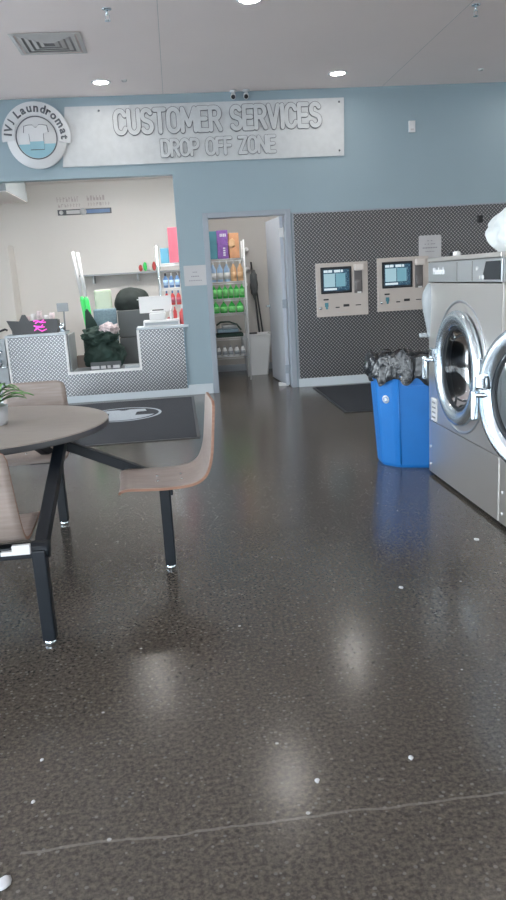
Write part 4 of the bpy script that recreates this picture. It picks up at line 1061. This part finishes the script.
for k in range(3):
    t0 = 2*PI*k/3; P = []
    for j in range(7): t = t0+1.25*j/6; P.append((.021*math.cos(t), .021*math.sin(t)))
    te = t0+1.25; P.append((.026*math.cos(te), .026*math.sin(te))); P.append((.0165*math.cos(te+.5), .0165*math.sin(te+.5))); P.append((.008*math.cos(te), .008*math.sin(te)))
    for j in range(7): t = t0+1.25*(6-j)/6; P.append((.0125*math.cos(t), .0125*math.sin(t)))
    ar.prism(P, fm_ @ Matrix.Translation((0, 0, .003)), .001)
ar.build('chasing_arrows', M['dblue'], eo)
F2 = resample(F1, 150)
am_ = [1., 1., .8, 1., 1.3, 1., .8, .6, .4, .3]
def crump(p, s_, z, si):
    x, y = p[0]*s_, p[1]*s_; L0 = math.hypot(x, y); a_ = am_[si]
    k = noise.noise(Vector((x*26, y*26, z*16)))*.034*a_+noise.noise(Vector((x*60, y*60, z*30)))*.012*a_
    k2 = noise.noise(Vector((x*10, y*10, z*6+4)))*.07*a_*(1. if si else 1.3)
    return (bx_+x*(1+k/L0), by_+y*(1+k/L0), z+k2)
bin_loft(F2, [(1.19, .635), (1.22, .66), (1.24, .70), (1.22, .745), (1.17, .785), (1.11, .815), (1.03, .80), (.97, .70), (.9, .56), (.5, .50)], False, True, crump, True).build('bin_liner', M['bag'], rb)

# ------------------------------------------------------------------ scraps on the floor
for i, (x, y, s, lb_) in enumerate(((-.53, 1.575, .02, 'white paper scrap at the bottom left corner of the floor'), (.583, 1.864, .009, 'white crumb on the floor right of the lower centre'),
        (1.468, 3.528, .016, 'white paper scrap on the floor in front of the right washer'), (.292, 1.813, .009, 'small white crumb on the floor near the lower centre joint'),
        (.909, 3.034, .012, 'white fleck on the floor between the table and the right washer'), (-.521, 2.055, .007, 'tiny white crumb on the floor below the table at left'),
        (-.513, 1.865, .007, 'tiny white crumb on the floor above the bottom left scrap'))):
    b = MB(); b.blob((x, y, s*.22), (s*.8, s*1.1, s*.25), .5, 2.5, 2, i*3.1, .0005)
    tag(b.build('paper_scrap', M['paper']), lb_, 'scrap', 'white scraps on the floor')

# ------------------------------------------------------------------ outside ground seen through the windows
struct(MB().box(-30, 30, -30, YF-.2, -.14, -.03).box(-30, XL-.2, YF-.2, 20, -.14, -.03).build('ground_outside', M['outside'], origin=(0, -10, -.1)))

# ------------------------------------------------------------------ light
w = bpy.data.worlds.new('World'); SC.world = w; w.use_nodes = True; nt = w.node_tree; L = nt.links
bg = nt.nodes['Background']; tc = nt.nodes.new('ShaderNodeTexCoord'); sp = nt.nodes.new('ShaderNodeSeparateXYZ'); L.new(tc.outputs['Generated'], sp.inputs[0])
rp = nt.nodes.new('ShaderNodeValToRGB'); e = rp.color_ramp.elements
e[0].position = .0; e[0].color = (.92, .96, 1., 1); e[1].position = 1.; e[1].color = (.42, .62, .95, 1); k = e.new(.15); k.color = (.88, .94, 1., 1)
L.new(sp.outputs['Z'], rp.inputs['Fac']); L.new(rp.outputs['Color'], bg.inputs['Color']); bg.inputs['Strength'].default_value = 4.9
sl = bpy.data.lights.new('sun', 'SUN'); sl.energy = 7.; sl.angle = .01; sl.color = (1., .95, .88)
so = bpy.data.objects.new('sun', sl); C.objects.link(so); so.rotation_euler = (math.radians(38), 0, math.radians(-38))
def portal(name, loc, rot, sx, sy):
    l = bpy.data.lights.new(name, 'AREA'); l.shape = 'RECTANGLE'; l.size = sx; l.size_y = sy; l.cycles.is_portal = True
    o = bpy.data.objects.new(name, l); C.objects.link(o); o.location = loc; o.rotation_euler = rot
for i, (a, b_) in enumerate(LW): portal('window_daylight', (XL-.12, (a+b_)/2, 1.65), (0, -PI/2, 0), 2.6, b_-a)
for i, (a, b_) in enumerate(FW): portal('window_daylight', ((a+b_)/2, YF-.12, 1.65), (PI/2, 0, 0), b_-a, 2.8)
# the ceiling fixtures' own light in the rooms behind the wall
for x, y, p in ((-.85, 9.95, 24), (-.35, 9.95, 26), (1.05, 9.95, 13)):
    t = thing('flush_ceiling_light', 'round flush ceiling light in a back room, out of the camera frame', 'ceiling light', (x, y, 3.0), 'back room lights')
    MB().lathe([(.2, 0), (.19, -.02), (.0, -.03)], (x, y, 3.0), 'z', 32).build('lens', mat('flush_lens', (.9, .9, .9), emit=(1, .97, .94), es=p*1.25), t)

# ------------------------------------------------------------------ camera
f_, yaw, pitch, roll, h_ = 737.7417, .0897, .2307, -.0575, 1.4097
fwd = Vector((math.sin(yaw)*math.cos(pitch), math.cos(yaw)*math.cos(pitch), -math.sin(pitch)))
r = Vector((math.cos(yaw), -math.sin(yaw), 0)); u = r.cross(fwd)
Rv = r*math.cos(roll)+u*math.sin(roll); Uv = -r*math.sin(roll)+u*math.cos(roll)
cd = bpy.data.cameras.new('camera'); cam = bpy.data.objects.new('camera', cd); C.objects.link(cam); SC.camera = cam
mt = Matrix((Rv, Uv, -fwd)).transposed().to_4x4(); mt.translation = (0, 0, h_); cam.matrix_world = mt
cd.sensor_fit = 'VERTICAL'; cd.sensor_height = 24.; cd.lens = 24.*f_/900; cd.clip_start = .05
vs = SC.view_settings; vs.view_transform = 'Standard'; vs.look = 'None'; vs.exposure = 1.36; vs.gamma = 1.; vs.use_curve_mapping = False
SC.cycles.use_denoising = True; SC.cycles.max_bounces = 10; SC.cycles.diffuse_bounces = 5; SC.cycles.glossy_bounces = 5; SC.cycles.sample_clamp_indirect = 6
for o in list(SC.objects):
    if '_o' in o: del o['_o']
